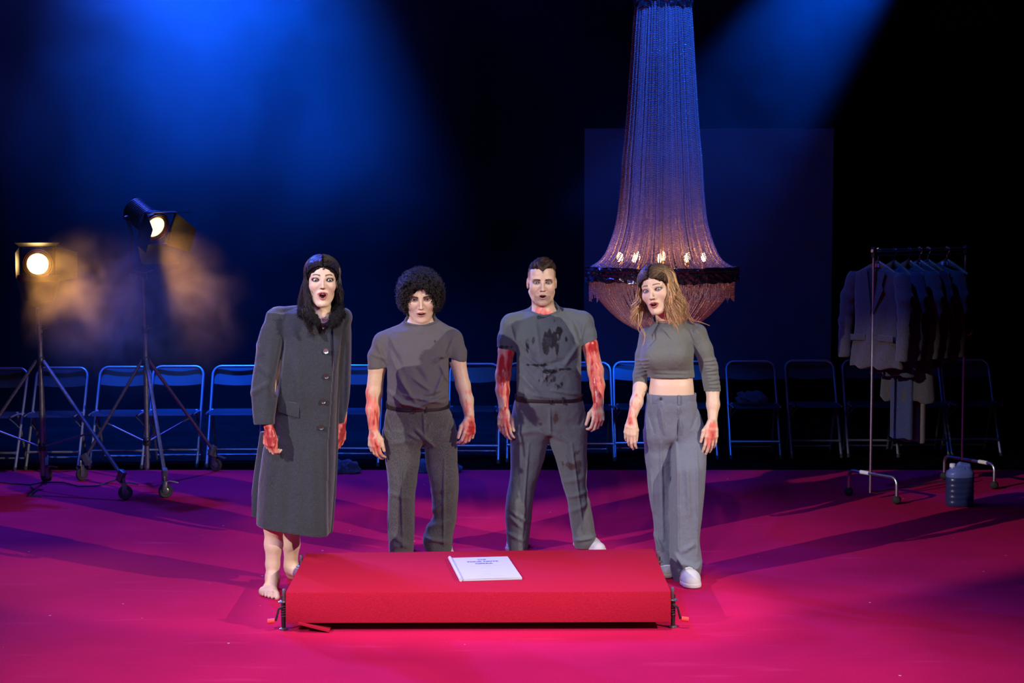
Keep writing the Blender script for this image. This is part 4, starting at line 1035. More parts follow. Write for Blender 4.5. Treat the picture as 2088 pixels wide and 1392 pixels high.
        if len(ii):
            xx, yy, zz = x[ii], y[ii], z[ii]; m1 = np.full(len(ii), 1.0)
            for c_, rr0 in ((h.up, .0040), (h.lo, .0050)):
                for i in range(8):
                    t = abs(i - 3.5) / 4; m1 = np.minimum(m1, d_caps(xx, yy, zz, c_[i], c_[i + 1], (rr0 - .002 * t) * h.lt, (rr0 - .002 * t) * h.lt))
            dl[ii] = m1
            lip = sstep(.0022, .0008, dl)
            # inside of the mouth
            ins = np.zeros(len(V)); e = ((xx / (h.mw * .93)) ** 2 + ((zz + .0672 + o * .55) / (o / 2 + .0028)) ** 2)
            ins[ii] = (e < 1.05) & (yy > -.0955 - h.pk) & (m1 > .0004)
            mix(lip * P.get('lipk', .8), P['lips']); wet[:] = np.maximum(wet, lip * .4)
            mix(ins * 1.0, (.10, .012, .012))
            if o > .004:
                th = np.zeros(len(V)); th[ii] = (e < 1.1) & (np.abs(zz + .0695) < .0052) & (np.abs(xx) < .0155) & (yy > -.0950) & (m1 > .0012)
                mix(th, P.get('teeth', (.55, .52, .46)))
            if o > .012:
                tg = np.zeros(len(V)); tg[ii] = (e < 1.0) & (zz < -.070 - o * .55) & (yy > -.094) & (np.abs(xx) < h.mw * .6)
                mix(tg, (.24, .06, .055))
        # brows
        bh, bt, arch, inn = P.get('brow', (.0215, .0040, .004, 0.0))
        t = (ax - .012) / .038; bz = bh + arch * np.sin(np.clip(t, 0, 1) * math.pi * .8) + inn * (1 - t) - .004 * np.clip(t - .6, 0, 1)
        bt = bt * 1.3; m = sstep(bt * 1.25, bt * .6, np.abs(z - bz) * (1 + .7 * np.clip(t, 0, 1))) * sstep(-.04, .06, t) * sstep(1.06, .92, t) * (y < -.035)
        mix(m * P.get('browk', .9), P['browc'])
        # eye make-up
        ex = (ax - h.ex - .001) / .0225; ez = (z - .0015 - .10 * (ax - h.ex)) / .0135; rr_ = np.sqrt(ex ** 2 + ez ** 2)
        m = sstep(1.12, .72, rr_) * face
        mix(m * P.get('shadowk', .6), P.get('shadow', (.07, .035, .03)))
        lid = sstep(1.15, .85, np.sqrt((ex * 1.22) ** 2 + (ez * 1.75) ** 2)) * (y < -.06)
        mix(lid * P.get('linerk', .6), (.015, .01, .01))
        # nostril darkness has its own geometry; ear redness
        mix((ax > .073) * (np.abs(z + .01) < .04) * .25, (.6, .2, .16))

def hand(fd, wrist, d, side, palm, s=1.1, curl=(18, 28, 18), spread=.06, thumb=(38, 12), rw=.026, fing=(1, 1, 1, 1)):
    d = np.array(d, float); d /= np.linalg.norm(d); side = np.array(side, float); side -= d * (side @ d); side /= np.linalg.norm(side)
    palm_n = np.cross(side, d); palm_n *= np.sign(palm_n @ np.array(palm, float)) or 1
    w = np.array(wrist, float)
    def rot(v, ax_, a): return np.array(Matrix.Rotation(a, 3, Vector(ax_)) @ Vector(v))
    sgn = np.sign(np.cross(d, palm_n) @ side) or 1
    ax_c = np.cross(d, palm_n); ax_c /= np.linalg.norm(ax_c)
    offs = (.030, .0105, -.0095, -.0285); lens = ((.044, .026, .021), (.049, .030, .022), (.045, .028, .021), (.035, .021, .019)); st = (.090, .094, .089, .081); rr_ = (.0092, .0095, .0090, .0080)
    tips = []
    for i in range(4):
        k = w + (d * st[i] + side * offs[i] + palm_n * (-.004 + .002 * abs(i - 1))) * s
        m0 = w + (d * .012 + side * offs[i] * .45) * s
        fd.chain([m0, (m0 + k) / 2 - palm_n * .001, k], [.0145 * s, .0150 * s, .0112 * s], .012, kk=.004)
        dd = rot(d, palm_n, 0) + side * spread * (1.5 - i) * .7; dd /= np.linalg.norm(dd)
        pts = [k]; a = 0
        for j in range(3):
            a += math.radians(curl[j] * fing[i] * (1 + .10 * i))
            v = rot(dd, ax_c, a); pts.append(pts[-1] + v * lens[i][j] * s)
        r = rr_[i] * s
        fd.chain(pts, [r * 1.08, r * .98, r * .88, r * .72], .004, kk=.001); tips.append(pts[-1])
    # thumb leaves the side of the palm near its base
    b0 = w + (d * .018 + side * .016) * s
    v1 = d * math.cos(math.radians(thumb[0])) + side * math.sin(math.radians(thumb[0])) + palm_n * .25; v1 /= np.linalg.norm(v1)
    p1_ = b0 + v1 * .050 * s; v2 = d * math.cos(math.radians(thumb[1])) + side * math.sin(math.radians(thumb[1])) + palm_n * .15; v2 /= np.linalg.norm(v2)
    p2_ = p1_ + v2 * .036 * s; v3 = v2 + palm_n * .2 - side * .08; v3 /= np.linalg.norm(v3); p3_ = p2_ + v3 * .026 * s
    fd.chain([b0, p1_], [.017 * s, .0125 * s], .014); fd.chain([p1_, p2_, p3_], [.0122 * s, .0105 * s, .0085 * s], .006, kk=.002)
    return tips
class Person:
    def __init__(s, base, label, group='performers standing behind the red deck'):
        s.root = None; s.base = np.array(base, float); s.label = label; s.group = group
    def px(s, Y): return Y / F_PX * 1.003
    def pobj(s, name, V, Q, m, cols=None, attr=None, smooth=True, parent=None):
        return link(name, mesh_np(name, V - s.base, Q, cols=cols, attr=attr, smooth=smooth), m, parent or s.root)
    def from_field(s, name, fd, m, it=1, parent=None, colfn=None, attr=None):
        V, Q = fd.mesh(); V = relax(V, Q, it)
        cols = colfn(V) if colfn is not None else None
        at = attr(V) if attr is not None else None
        return s.pobj(name, V, Q, m, cols, at, parent=parent)
    def mb(s, mb_, name, m, parent=None, **k):
        mb_.v = [(a - s.base[0], b - s.base[1], c - s.base[2]) for a, b, c in mb_.v]
        return mb_.build(name, m, parent or s.root, **k)
def rows_px(rows, Y, b=.6, dy=0.0):
    """rows (py, xL, xR[, half-depth ratio, dY]) -> loft rows in metres"""
    out = []
    for r in rows:
        py, l, R = r[:3]; bb = r[3] if len(r) > 3 else b; dd = (r[4] if len(r) > 4 else 0) + dy
        p = PY(l, py, Y + dd); q = PY(R, py, Y + dd); a = (q[0] - p[0]) / 2
        out.append((p[2], (p[0] + q[0]) / 2, Y + dd, a, a * bb))
    return out
def strokes(fd, lst, Y, front=True):
    """cloth folds: (x1,y1,x2,y2, height in mm, width in px) on the camera-facing or far side, in the plane at depth Y"""
    kx = Y / F_PX * 1.003; A = []
    for (x1, y1, x2, y2, h, w) in lst:
        a = PY(x1, y1, Y); b = PY(x2, y2, Y); A.append((a[0], a[2], b[0] - a[0], b[2] - a[2], h / 1000 * 2.3, w * kx))
    def fn(x, y, z):
        d = np.zeros_like(x)
        for ax_, az, bx, bz, h, w in A:
            L2 = bx * bx + bz * bz + 1e-9; t = np.clip(((x - ax_) * bx + (z - az) * bz) / L2, 0, 1)
            r2 = (x - ax_ - bx * t) ** 2 + (z - az - bz * t) ** 2
            d -= h * np.exp(-r2 / w ** 2) * (1 - .55 * np.abs(2 * t - 1) ** 3)
        return d * (y < Y + .05)
    fd.disp(fn)
def folds(fd, amp, fx, fz, seed, sharp=.5):
    def fn(x, y, z):
        n = fbm(x * fx + seed, y * fx + seed * 2, z * fz, 3)
        return -amp * (n * (1 - sharp) + sharp * (.35 - np.abs(n) * 2))
    fd.disp(fn)
def blood_paint(V, col, wet, spots, c=(.22, .005, .009), seed=0.0, wetk=.9, st=(48, 10)):
    """spots: (point a, point b, radius, strength)"""
    x, y, z = V.T; amt = np.zeros(len(V))
    for a, b, r, k in spots:
        d = d_caps(x, y, z, a, b, 0, 0); amt = np.maximum(amt, k * np.clip(1.25 - d / r, 0, 1))
    n = fbm(x * st[0] + seed, y * st[0], z * st[1] + seed, 4); n2 = fbm(x * 120 + seed, y * 120, z * 45, 3)
    t = sstep(.62, .82, amt * .9 + n * .50 + n2 * .22)
    thin = sstep(.30, .66, amt + n * .42 + n2 * .30)
    film = np.array([.60, .080, .065])[None] * (1 + .55 * np.clip(n2, -.6, .6)[:, None])
    clot = np.array(c)[None] * (.75 + .5 * np.clip(n + .3, 0, 1)[:, None])
    k1 = (thin * .80)[:, None]; k2 = t[:, None] * .92
    col[:] = col * (1 - k1) + film * k1; col[:] = col * (1 - k2) + clot * k2
    wet[:] = np.maximum(wet, t * wetk * .6)
def stain_attr(Y, blobs, seed):
    """dark stains on cloth: blobs (x,y,rx,ry,strength) measured in the photo, fixed to the front of the garment"""
    def fn(V):
        x, y, z = V.T; amt = np.zeros(len(V))
        for (bx, by, rx, ry, k) in blobs:
            c = PY(bx, by, Y); kx = Y / F_PX
            d = np.sqrt(((x - c[0]) / (rx * kx)) ** 2 + ((z - c[2]) / (ry * kx)) ** 2); amt = np.maximum(amt, k * np.clip(1.3 - d, 0, 1))
        n = fbm(x * 62 + seed, y * 10, z * 30 + seed, 4)
        return {'stain': sstep(.42, .62, amt + n * .62) * (y < Y + .03)}
    return fn
def cloth(name, c, stain=None, weave=450, noise=.12, bump=.25, rough=.85, nscale=220, sheen=.15, stretch=None):
    m, nt, b = node_mat(name); L = nt.links.new; N = nt.nodes.new
    b.inputs['Specular IOR Level'].default_value = .15; b.inputs['Sheen Weight'].default_value = sheen; b.inputs['Sheen Roughness'].default_value = .5
    setin(b, Roughness=rough)
    tc = N('ShaderNodeTexCoord'); vec = tc.outputs['Object']
    if stretch: mp = N('ShaderNodeMapping'); mp.inputs['Scale'].default_value = stretch; L(vec, mp.inputs[0]); vec = mp.outputs[0]
    nz = N('ShaderNodeTexNoise'); nz.inputs['Scale'].default_value = nscale; nz.inputs['Detail'].default_value = 3; L(vec, nz.inputs['Vector'])
    mr = N('ShaderNodeMapRange'); mr.inputs[1].default_value = .3; mr.inputs[2].default_value = .7; mr.inputs[3].default_value = 1 - noise; mr.inputs[4].default_value = 1 + noise; L(nz.outputs[0], mr.inputs[0])
    vm = N('ShaderNodeVectorMath'); vm.operation = 'SCALE'; vm.inputs[0].default_value = c; L(mr.outputs[0], vm.inputs['Scale'])
    res = vm.outputs[0]
    if stain is not None:
        at = N('ShaderNodeAttribute'); at.attribute_name = 'stain'
        mx = N('ShaderNodeMix'); mx.data_type = 'RGBA'; mx.inputs[7].default_value = (*stain, 1)
        k = N('ShaderNodeMath'); k.operation = 'MULTIPLY'; k.inputs[1].default_value = .9; L(at.outputs['Fac'], k.inputs[0]); L(k.outputs[0], mx.inputs[0]); L(res, mx.inputs[6]); res = mx.outputs[2]
        r2 = N('ShaderNodeMapRange'); r2.inputs[3].default_value = rough; r2.inputs[4].default_value = .4; L(at.outputs['Fac'], r2.inputs[0]); L(r2.outputs[0], b.inputs['Roughness'])
    L(res, b.inputs['Base Color'])
    n2 = N('ShaderNodeTexNoise'); n2.inputs['Scale'].default_value = weave; n2.inputs['Detail'].default_value = 1; L(tc.outputs['Object'], n2.inputs['Vector'])
    n3 = N('ShaderNodeTexNoise'); n3.inputs['Scale'].default_value = 22; n3.inputs['Detail'].default_value = 4; L(tc.outputs['Object'], n3.inputs['Vector'])
    bp0 = N('ShaderNodeBump'); bp0.inputs['Strength'].default_value = .30; bp0.inputs['Distance'].default_value = .02; L(n3.outputs[0], bp0.inputs['Height'])
    bp = N('ShaderNodeBump'); bp.inputs['Strength'].default_value = bump; bp.inputs['Distance'].default_value = .003; L(n2.outputs[0], bp.inputs['Height']); L(bp0.outputs[0], bp.inputs['Normal']); L(bp.outputs[0], b.inputs['Normal'])
    return m
def belt_ring(P, row, tilt, h, m, th=.006, name='belt', grow=.006, buckle=None, dz=0.0):
    """row = loft row (z,cx,cy,a,b); tilt = dz per metre towards the camera"""
    z, cx, cy, a, b = row; mb_ = MB(); n = 64; vs = []; fs = []
    for k in range(n):
        t = 2 * math.pi * k / n
        for (g, zz) in ((grow, h / 2), (grow, -h / 2), (grow - th, -h / 2), (grow - th, h / 2)):
            ct, st = math.cos(t), math.sin(t); e = 2 / 2.3
            x = cx + (a + g) * math.copysign(abs(ct) ** e, ct); y = cy + (b + g) * math.copysign(abs(st) ** e, st)
            vs.append((x, y, z + dz + (y - cy) * tilt + zz))
    for k in range(n):
        for j in range(4): fs.append((k * 4 + j, ((k + 1) % n) * 4 + j, ((k + 1) % n) * 4 + (j + 1) % 4, k * 4 + (j + 1) % 4))
    mb_._add(vs, fs); o = P.mb(mb_, name, m, bevel=.001)
    if buckle is not None:
        bx = buckle; u = (bx - cx) / (a + grow); yy = cy - (b + grow) * (1 - abs(u) ** 2.3) ** (1 / 2.3); zz = z + dz + (yy - cy) * tilt
        k = MB(); w, hh, t = .022, h * .62, .0025
        pts = [(bx - w * .2, yy - .004, zz - hh), (bx - w, yy - .003, zz - hh), (bx - w, yy - .003, zz + hh), (bx - w * .2, yy - .004, zz + hh), (bx - w * .2, yy - .004, zz - hh)]
        k.tube(pts, t, 6); k.tube([(bx - w, yy - .005, zz), (bx, yy - .005, zz)], .0016, 6)
        P.mb(k, 'buckle', M['chrome'], o); k = MB(); k.box((bx + .06, yy - .001, zz), (.010, .009, h * 1.25)); P.mb(k, 'belt_keeper', m, o)
    return o
def hair_mesh(P, name, paths, rad, cols, caps=None, n=3):
    V, Fq, C = strands(paths, rad, n, cols)
    me_o = P.pobj(name, V, Fq, M['hair'], C)
    return me_o
def wavy(path, amp, freq, ph, t0=.35):
    T = len(path); t = np.linspace(0, 1, T); w = amp * sstep(t0, 1, t)
    p = path.copy(); p[:, 0] += w * np.sin(freq * t * 6.28 + ph); p[:, 1] += w * np.cos(freq * t * 6.28 + ph * 1.7); return p

def neckline(fd, cx, cy, a, bb, zf, p=2.2, n=24):
    """opens the garment round the neck: front edge falls from the shoulders to height zf in the middle; returns the points of the edge"""
    ix = lambda x: int(np.clip(round((x - fd.lo[0]) / fd.h), 0, fd.n[0] - 1)); iy = lambda y: int(np.clip(round((y - fd.lo[1]) / fd.h), 0, fd.n[1] - 1)); iz = lambda z: int(np.clip(round((z - fd.lo[2]) / fd.h), 0, fd.n[2] - 1))
    def top(x, y):
        c = fd.a[ix(x), iy(y)]; k = np.nonzero(c < 0)[0]
        return None if len(k) == 0 else float(fd.ax[2][k[-1]])
    zs = min(top(cx - a, cy) or zf + .05, top(cx + a, cy) or zf + .05)
    zp = lambda x: zf + max(0.0, zs - zf) * min(1.0, abs(x - cx) / a) ** p
    ring = []
    for i in range(n + 1):
        x = cx - a * math.cos(math.pi * i / n); z = zp(x)
        c = fd.a[ix(x), :, iz(z)]; k = np.nonzero(c < 0)[0]
        y = float(fd.ax[1][k[0]]) if len(k) else cy
        ring.append([x, min(y, cy), z])
    zb = zs
    for i in range(1, n):
        t = math.pi * i / n; x = cx + a * math.cos(t); y = cy + bb * math.sin(t); z = top(x, y); z = zs if z is None else z
        ring.append([x, y, max(zs - .01, min(z, zs + .03))])
    ring.append(ring[0]); ring = np.array(ring)
    for _ in range(3): ring[1:-1] = (ring[:-2] + ring[1:-1] * 2 + ring[2:]) / 4
    def fn(X, Y, Z):
        u = (X - cx) / a; v = np.where(Y > cy, (Y - cy) / bb, 0 * Y)
        rf = (np.sqrt(u * u + v * v) - 1) * min(a, bb)
        ZP = zf + max(0.0, zs - zf) * np.clip(np.abs(u), 0, 1) ** p + 0 * Y
        ZP = ZP - .03 * np.clip((Y - cy) / .04, 0, 1)
        return np.maximum(rf, ZP - Z)
    fd.op(fn, (cx - a, cy - .25, zf - .03), (cx + a, cy + bb, zf + .30), .002, 'sub')
    return [tuple(q) for q in ring]
def plug(fd, sh, cx, cy, a, zf, zs_px, off=.0045):
    """keeps the chest just under the shirt front and fills the neck opening with skin"""
    lo = np.array([cx - a - .09, cy - .30, zf - .22]); hi = np.array([cx + a + .09, cy + .30, zs_px])
    sl, (X, Y, Z) = fd.sub(lo, hi); xs, ys, zs = X.ravel(), Y.ravel(), Z.ravel()
    def wi(v, k):
        f = np.clip((v - sh.lo[k]) / sh.h, 0, sh.n[k] - 1.001); i = f.astype(int); return i, (f - i).astype(np.float32)
    (ix, fx), (iy, fy), (iz, fz) = wi(xs, 0), wi(ys, 1), wi(zs, 2)
    A = sh.a; g = A[np.ix_(ix, iy, iz)] * (1 - fz) + A[np.ix_(ix, iy, iz + 1)] * fz
    g1 = A[np.ix_(ix, iy + 1, iz)] * (1 - fz) + A[np.ix_(ix, iy + 1, iz + 1)] * fz; g = g * (1 - fy)[None, :, None] + g1 * fy[None, :, None]
    h0 = A[np.ix_(ix + 1, iy, iz)] * (1 - fz) + A[np.ix_(ix + 1, iy, iz + 1)] * fz; h1 = A[np.ix_(ix + 1, iy + 1, iz)] * (1 - fz) + A[np.ix_(ix + 1, iy + 1, iz + 1)] * fz
    hh = h0 * (1 - fy)[None, :, None] + h1 * fy[None, :, None]; g = g * (1 - fx)[:, None, None] + hh * fx[:, None, None]
    t = np.clip((Z - zf) / max(zs_px - zf, .01), 0, 1); allow = g + off - .07 * t ** 1.3
    b = np.maximum(fd.a[sl], np.where(Y < cy + .1, allow, -1))
    box = np.maximum(np.maximum(np.abs(X - cx) - a * .95, (zf - .05) - Z), np.maximum(Z - (zs_px - .015), Y - cy))
    fd.a[sl] = smin(b, np.maximum(g + off + .05 * t ** 1.2, box), .012)
def smooth_path(pts, n=18):
    q = np.asarray(pts, float); t = np.linspace(0, len(q) - 1, n)
    c = np.stack([pchip(np.arange(len(q)), q[:, j], t) for j in range(3)], 1)
    for _ in range(3): c[1:-1] = (c[:-2] + c[1:-1] * 2 + c[2:]) / 4
    return c
M['leather'] = mat('black_leather', (.012, .011, .012), rough=.35, bump=.2, bscale=300)
M['canvas'] = mat('white_canvas_shoe', (.50, .50, .53), rough=.7, bump=.2, bscale=400)
M['sole'] = mat('white_rubber_sole', (.52, .52, .54), rough=.5)
M['button'] = mat('dark_horn_button', (.035, .025, .025), rough=.25, spec=.8)
M['button_metal'] = mat('silver_button', (.6, .6, .6), rough=.25, metal=.9)
BL = (.30, .007, .012)

def shoe(P, ankle, toe_dir, L_=.30, w=.052, name='sneaker'):
    a = np.array([ankle[0], ankle[1], 0.0]); t = np.array([toe_dir[0], toe_dir[1], 0.0]); t /= np.linalg.norm(t)
    fd = Field(a - np.array([.34, .34, .01]), a + np.array([.34, .34, .16]), .005)
    h0 = a - t * .07; m0 = a + t * .09; t0 = a + t * (L_ - .07 - w)
    fd.caps(h0 + [0, 0, .045], m0 + [0, 0, .036], w * .78, w * .90); fd.caps(m0 + [0, 0, .034], t0 + [0, 0, .022], w * .90, w * .88, .03)
    fd.caps(h0 + t * .02 + [0, 0, .05], h0 + t * .03 + [0, 0, .12], w * .8, w * .72, .03)
    fd.op(lambda X, Y, Z: .022 - Z + 0 * X + 0 * Y, a - .4, a + .4, .004, 'int')
    o = P.from_field(name, fd, M['canvas'])
    f2 = Field(a - np.array([.34, .34, .01]), a + np.array([.34, .34, .06]), .005)
    f2.caps(h0 + [0, 0, .015], m0 + [0, 0, .015], w * .84, w * .99); f2.caps(m0 + [0, 0, .015], t0 + [0, 0, .015], w * .99, w * .96, .02)
    f2.op(lambda X, Y, Z: np.maximum(Z - .030, .002 - Z) + 0 * X + 0 * Y, a - .4, a + .4, .006, 'int')
    P.from_field('sole', f2, M['sole'], parent=o)
    lc = MB()
    pr_ = np.array([-t[1], t[0], 0])
    for k in range(5):
        c_ = a + t * (.035 + k * .022) + np.array([0, 0, .084 - k * .008]); lc.tube([tuple(c_ - pr_ * .022), tuple(c_ + np.array([0, 0, .006])), tuple(c_ + pr_ * .022)], .0028, 5)
    P.mb(lc, 'laces', M['sole'], o)
def leg_field(P, name, m, parts, Y, wr, crease=None, h=.0055, hemz=None, attr=None, seed=0, amp=.006):
    """parts: list of row lists (loft); joined smoothly into one pair of trousers"""
    allr = [r for p in parts for r in p]
    lo = [min(r[1] - r[3] for r in allr) - .04, min(r[2] - r[4] for r in allr) - .05, min(r[0] for r in allr) - .03]
    hi = [max(r[1] + r[3] for r in allr) + .04, max(r[2] + r[4] for r in allr) + .05, max(r[0] for r in allr) + .03]
    fd = Field(lo, hi, h)
    for i, p in enumerate(parts): fd.zloft(p, k=[0, .045, .022][i], n=2.35, cap=.05 if i == 0 else .006)
    folds(fd, amp * 1.9, 9, 5, seed)
    strokes(fd, wr, Y)
    return fd

# ================================================================== man with curly hair
def curly_man():
    Y = 10.45; P = Person(PZ(858, 1128), 'person')
    b0 = np.array([P.base[0], Y, 0]); P.base = b0; u = P.px(Y)
    S = lambda x, y, d=0: PY(x, y, Y + d)
    H_ = Head((858, 611.5), Y - .10, 1.19, 4, 11, -2, open_=.008, mw=.022, jaw=1.08)
    H_.eo = .72; H_.lt = .74
    fd = Field([S(735, 800)[0], Y - .36, S(800, 948)[2]], [S(985, 800)[0], Y + .26, H_.C[2] + .17], .0029)
    fd.caps(H_.W((0, .03, -.05)), S(858, 672, .0), .062, .070, .03)
    fd.caps(S(840, 674, .02), S(876, 674, .02), .062, .062, .04)
    fd.caps(S(858, 690, .03), S(856, 760, .04), .10, .11, .05)
    for a, b in (((845, 676), (790, 700)), ((872, 674), (922, 695))): fd.caps(S(*a, .03), S(*b, .02), .04, .034, .03)
    # arms
    fd.chain([S(784, 712, .01), S(769, 748, -.02), S(763, 800, -.03), S(761, 835, -.05), S(762, 872, -.08)], [.040, .0505, .047, .042, .031], .02, kk=.02)
    fd.chain([S(924, 702, .01), S(933, 735, -.02), S(944, 785, -.03), S(952, 815, -.05), S(957, 846, -.08)], [.038, .0475, .042, .038, .030], .02, kk=.02)
    t1 = hand(fd, S(762, 876, -.08), (.03, -.22, -1), (.85, -.55, 0), (.5, .8, 0), 1.08, curl=(22, 32, 22), thumb=(34, 8))
    t2 = hand(fd, S(958, 850, -.08), (-.04, -.25, -1), (-.85, -.5, 0), (-.5, .8, 0), 1.08, curl=(26, 38, 25), thumb=(36, 10), spread=.10)
    f3 = Field([S(735, 700)[0], Y - .30, S(800, 850)[2]], [S(965, 700)[0], Y + .26, S(800, 632)[2]], .0042)
    f3.zloft(rows_px([(664, 828, 888, .8, .02), (676, 800, 910, .62, .02), (692, 790, 920, .55), (720, 787, 921, .60, -.01), (760, 789, 919, .64, -.03), (795, 790, 917, .68, -.04), (815, 788, 917, .70, -.04), (832, 794, 913, .68, -.02)], Y), n=2.35, cap=.01)
    f3.caps(S(857, 676, .02), S(858, 644, .03), .098, .084, .03)
    f3.caps(S(838, 672, .03), S(783, 698, .02), .062, .062, .03); f3.caps(S(880, 668, .03), S(925, 692, .02), .060, .058, .03)
    f3.chain([S(786, 700, .01), S(772, 728, 0), S(769, 748, -.02)], [.066, .0625, .060], .03, kk=.02)
    f3.chain([S(921, 696, .01), S(930, 716, 0), S(932, 731, -.02)], [.064, .060, .057], .03, kk=.02)
    # sleeve mouths, hem, neck
    f3.op(lambda X, Yy, Z: (S(769, 749)[2] - Z) + .10 * (X - S(769, 749)[0]) + 0 * Yy, S(735, 790, -.3), S(789, 700, .3), .003, 'int') if False else None
    zl = S(770, 749)[2]; zr = S(932, 732)[2]; xl = S(790.5, 750)[0]; xr = S(915.5, 750)[0]
    f3.op(lambda X, Yy, Z: np.where((X < xl), (zl - Z) + .12 * (X - xl + .05), np.where(X > xr, (zr - Z) - .28 * (X - xr - .04), -1.0)) + 0 * Yy, S(735, 850, -.3), S(965, 700, .3), .0, 'int')
    folds(f3, .012, 9, 6, 4.2)
    strokes(f3, [(800, 725, 835, 790, 5, 5), (812, 760, 850, 812, 7, 4), (845, 765, 880, 790, 5, 4), (830, 800, 905, 815, 8, 4), (790, 790, 830, 822, 8, 4), (850, 825, 912, 800, 9, 4), (820, 815, 870, 828, 7, 3.5),
                 (900, 740, 916, 775, 6, 4), (905, 760, 890, 800, 6, 4), (795, 680, 812, 720, 5, 4), (885, 735, 905, 722, 6, 4), (770, 700, 790, 738, 5, 4), (925, 690, 912, 722, 5, 4), (760, 720, 788, 730, 3, 3), (868, 800, 900, 790, 6, 3.5), (800, 700, 820, 740, -5, 5), (850, 745, 868, 770, -4, 6)], Y)
    plug(fd, f3, S(857, 660)[0], Y - .015, .092, S(857, 664, -.10)[2], S(857, 640)[2])
    H_.sdf(fd)
    fd.disp(lambda x, y, z: .0012 * vnoise(x * 60, y * 60, z * 60), .02)
    V, Q = fd.mesh(); V = relax(V, Q, 1)
    col = np.tile(np.array([.54, .38, .27]), (len(V), 1)); wet = np.zeros(len(V))
    H_.paint(V, col, wet, dict(skin=0, lips=(.30, .085, .075), lipk=.85, browc=(.02, .012, .01), brow=(.0160, .0050, .0015, -.004), browk=.95, shadowk=.8, linerk=.35, shadow=(.13, .06, .05)))
    blood_paint(V, col, wet, [(S(755, 800, -.03), S(762, 862, -.08), .062, .95), (S(770, 830, -.06), S(765, 890, -.1), .04, .62), (S(760, 890, -.1), S(772, 935, -.15), .05, .75),
                              (S(935, 755), S(950, 800, -.05), .045, .8), (S(950, 800, -.05), S(957, 850, -.09), .04, .62), (S(960, 865, -.1), S(960, 905, -.15), .055, .85)], BL, 2.0)
    P.root = tag(P.pobj('person', V, Q, M['skin'], col, {'wet': wet}), 'man with curly black hair leaning forward, grey crew-neck t-shirt, dark trousers, blood on forearms', 'person', P.group)
    P.root.location = tuple(P.base)
    H_.eyes(P.root, P.base, (.05, .03, .02), -H_.C / np.linalg.norm(H_.C) + np.array([.05, 0, .14]))
    # curly hair: mass plus hundreds of ringlets
    f2 = Field(H_.C - .24, H_.C + .24, .0055)
    for c, r in (((0, .035, .028), (.096, .108, .086)), ((0, -.012, .060), (.084, .086, .062)), ((-.056, .012, .006), (.050, .080, .074)), ((.056, .012, .006), (.050, .080, .074)), ((0, .05, -.02), (.092, .085, .085)), ((0, -.042, .066), (.068, .052, .034)), ((-.052, -.055, .055), (.036, .035, .038)), ((.054, -.052, .060), (.036, .035, .040))):
        f2.ell(H_.W(c), np.array(r) * H_.s, .02, R=H_.R)
    f2.disp(lambda x, y, z: .012 * fbm(x * 45, y * 45, z * 45, 3), .04)
    f2.ell(H_.W((0.004, -.120, -.005)), np.array((.046, .075, .068)) * H_.s, .006, 'sub', R=H_.R)
    f2.ell(H_.W((0, -.080, -.085)), np.array((.080, .085, .075)) * H_.s, .006, 'sub', R=H_.R)
    hv, hq = f2.mesh()
    hc = np.tile(np.array([.006, .005, .005]), (len(hv), 1))
    hr = P.pobj('hair', hv, hq, M['hair_base'], hc)
    rs = np.random.RandomState(11); paths = []; cols = []
    loc = H_.local(hv); ok = np.nonzero((loc[:, 2] > -.075))[0]; pick = rs.choice(ok, 2600)
    ctr = H_.W((0, .02, .01))
    for i in pick:
        p = hv[i]; nrm = p - ctr; nrm /= np.linalg.norm(nrm); L_ = rs.uniform(.018, .040); dr = nrm * (.55 + .5 * max(0, nrm[2])) + np.array([0, 0, -.75 + 1.0 * max(0, nrm[2])]) + rs.uniform(-.45, .45, 3); dr /= np.linalg.norm(dr)
        t = np.linspace(0, 1, 15); r_ = rs.uniform(.0040, .0068); tn = rs.uniform(1.6, 2.6); ph = rs.uniform(0, 6.28)
        a = np.cross(dr, [.3, .2, .9]); a /= np.linalg.norm(a); b = np.cross(dr, a)
        paths.append(p[None] + nrm * .001 + dr * L_ * t[:, None] + r_ * (np.cos(t * tn * 6.28 + ph)[:, None] * a + np.sin(t * tn * 6.28 + ph)[:, None] * b))
        tl = H_.local(paths[-1])
        if ((tl[:, 1] < -.055) & (((np.abs(tl[:, 0]) < .044) & (tl[:, 2] < .016)) | ((np.abs(tl[:, 0] + .004) < .024) & (tl[:, 2] < .050)))).any(): paths.pop(); continue
        g = rs.uniform(.004, .016); cols.append(np.tile([g * 1.1, g * .9, g * .85], (15, 1)))
    hair_mesh(P, 'curls', np.array(paths), .0017, np.array(cols)).parent = hr
    # shirt
    ring = neckline(f3, S(857, 660)[0], Y - .015, .092, .085, S(857, 664, -.10)[2])
    sa = stain_attr(Y, [(902, 727, 9, 3.5, .8), (888, 694, 3, 4, .62)], 1.0)
    m = cloth('grey_jersey', (.084, .080, .084), stain=(.03, .006, .008), noise=.05, bump=.12, sheen=.1)
    sh = P.from_field('shirt', f3, m, attr=sa)
    nb = MB(); nb.tube(ring, .0075, 8, cap=False); P.mb(nb, 'collar', m, sh)
    # trousers
    up = rows_px([(822, 790, 914, .68, -.02), (835, 788, 917, .66, -.02), (850, 785, 924, .58, -.01), (875, 782, 930, .50), (905, 783, 932, .40)], Y)
    L1 = rows_px([(880, 784, 858, .85), (905, 783, 860, .85), (940, 786, 857, .85), (975, 791, 851, .95, -.01), (1010, 791, 846, 1.05, -.01), (1045, 790, 845, 1.05, .0), (1080, 791, 845, 1.05, .01), (1124, 794, 843, 1.2, .01)], Y)
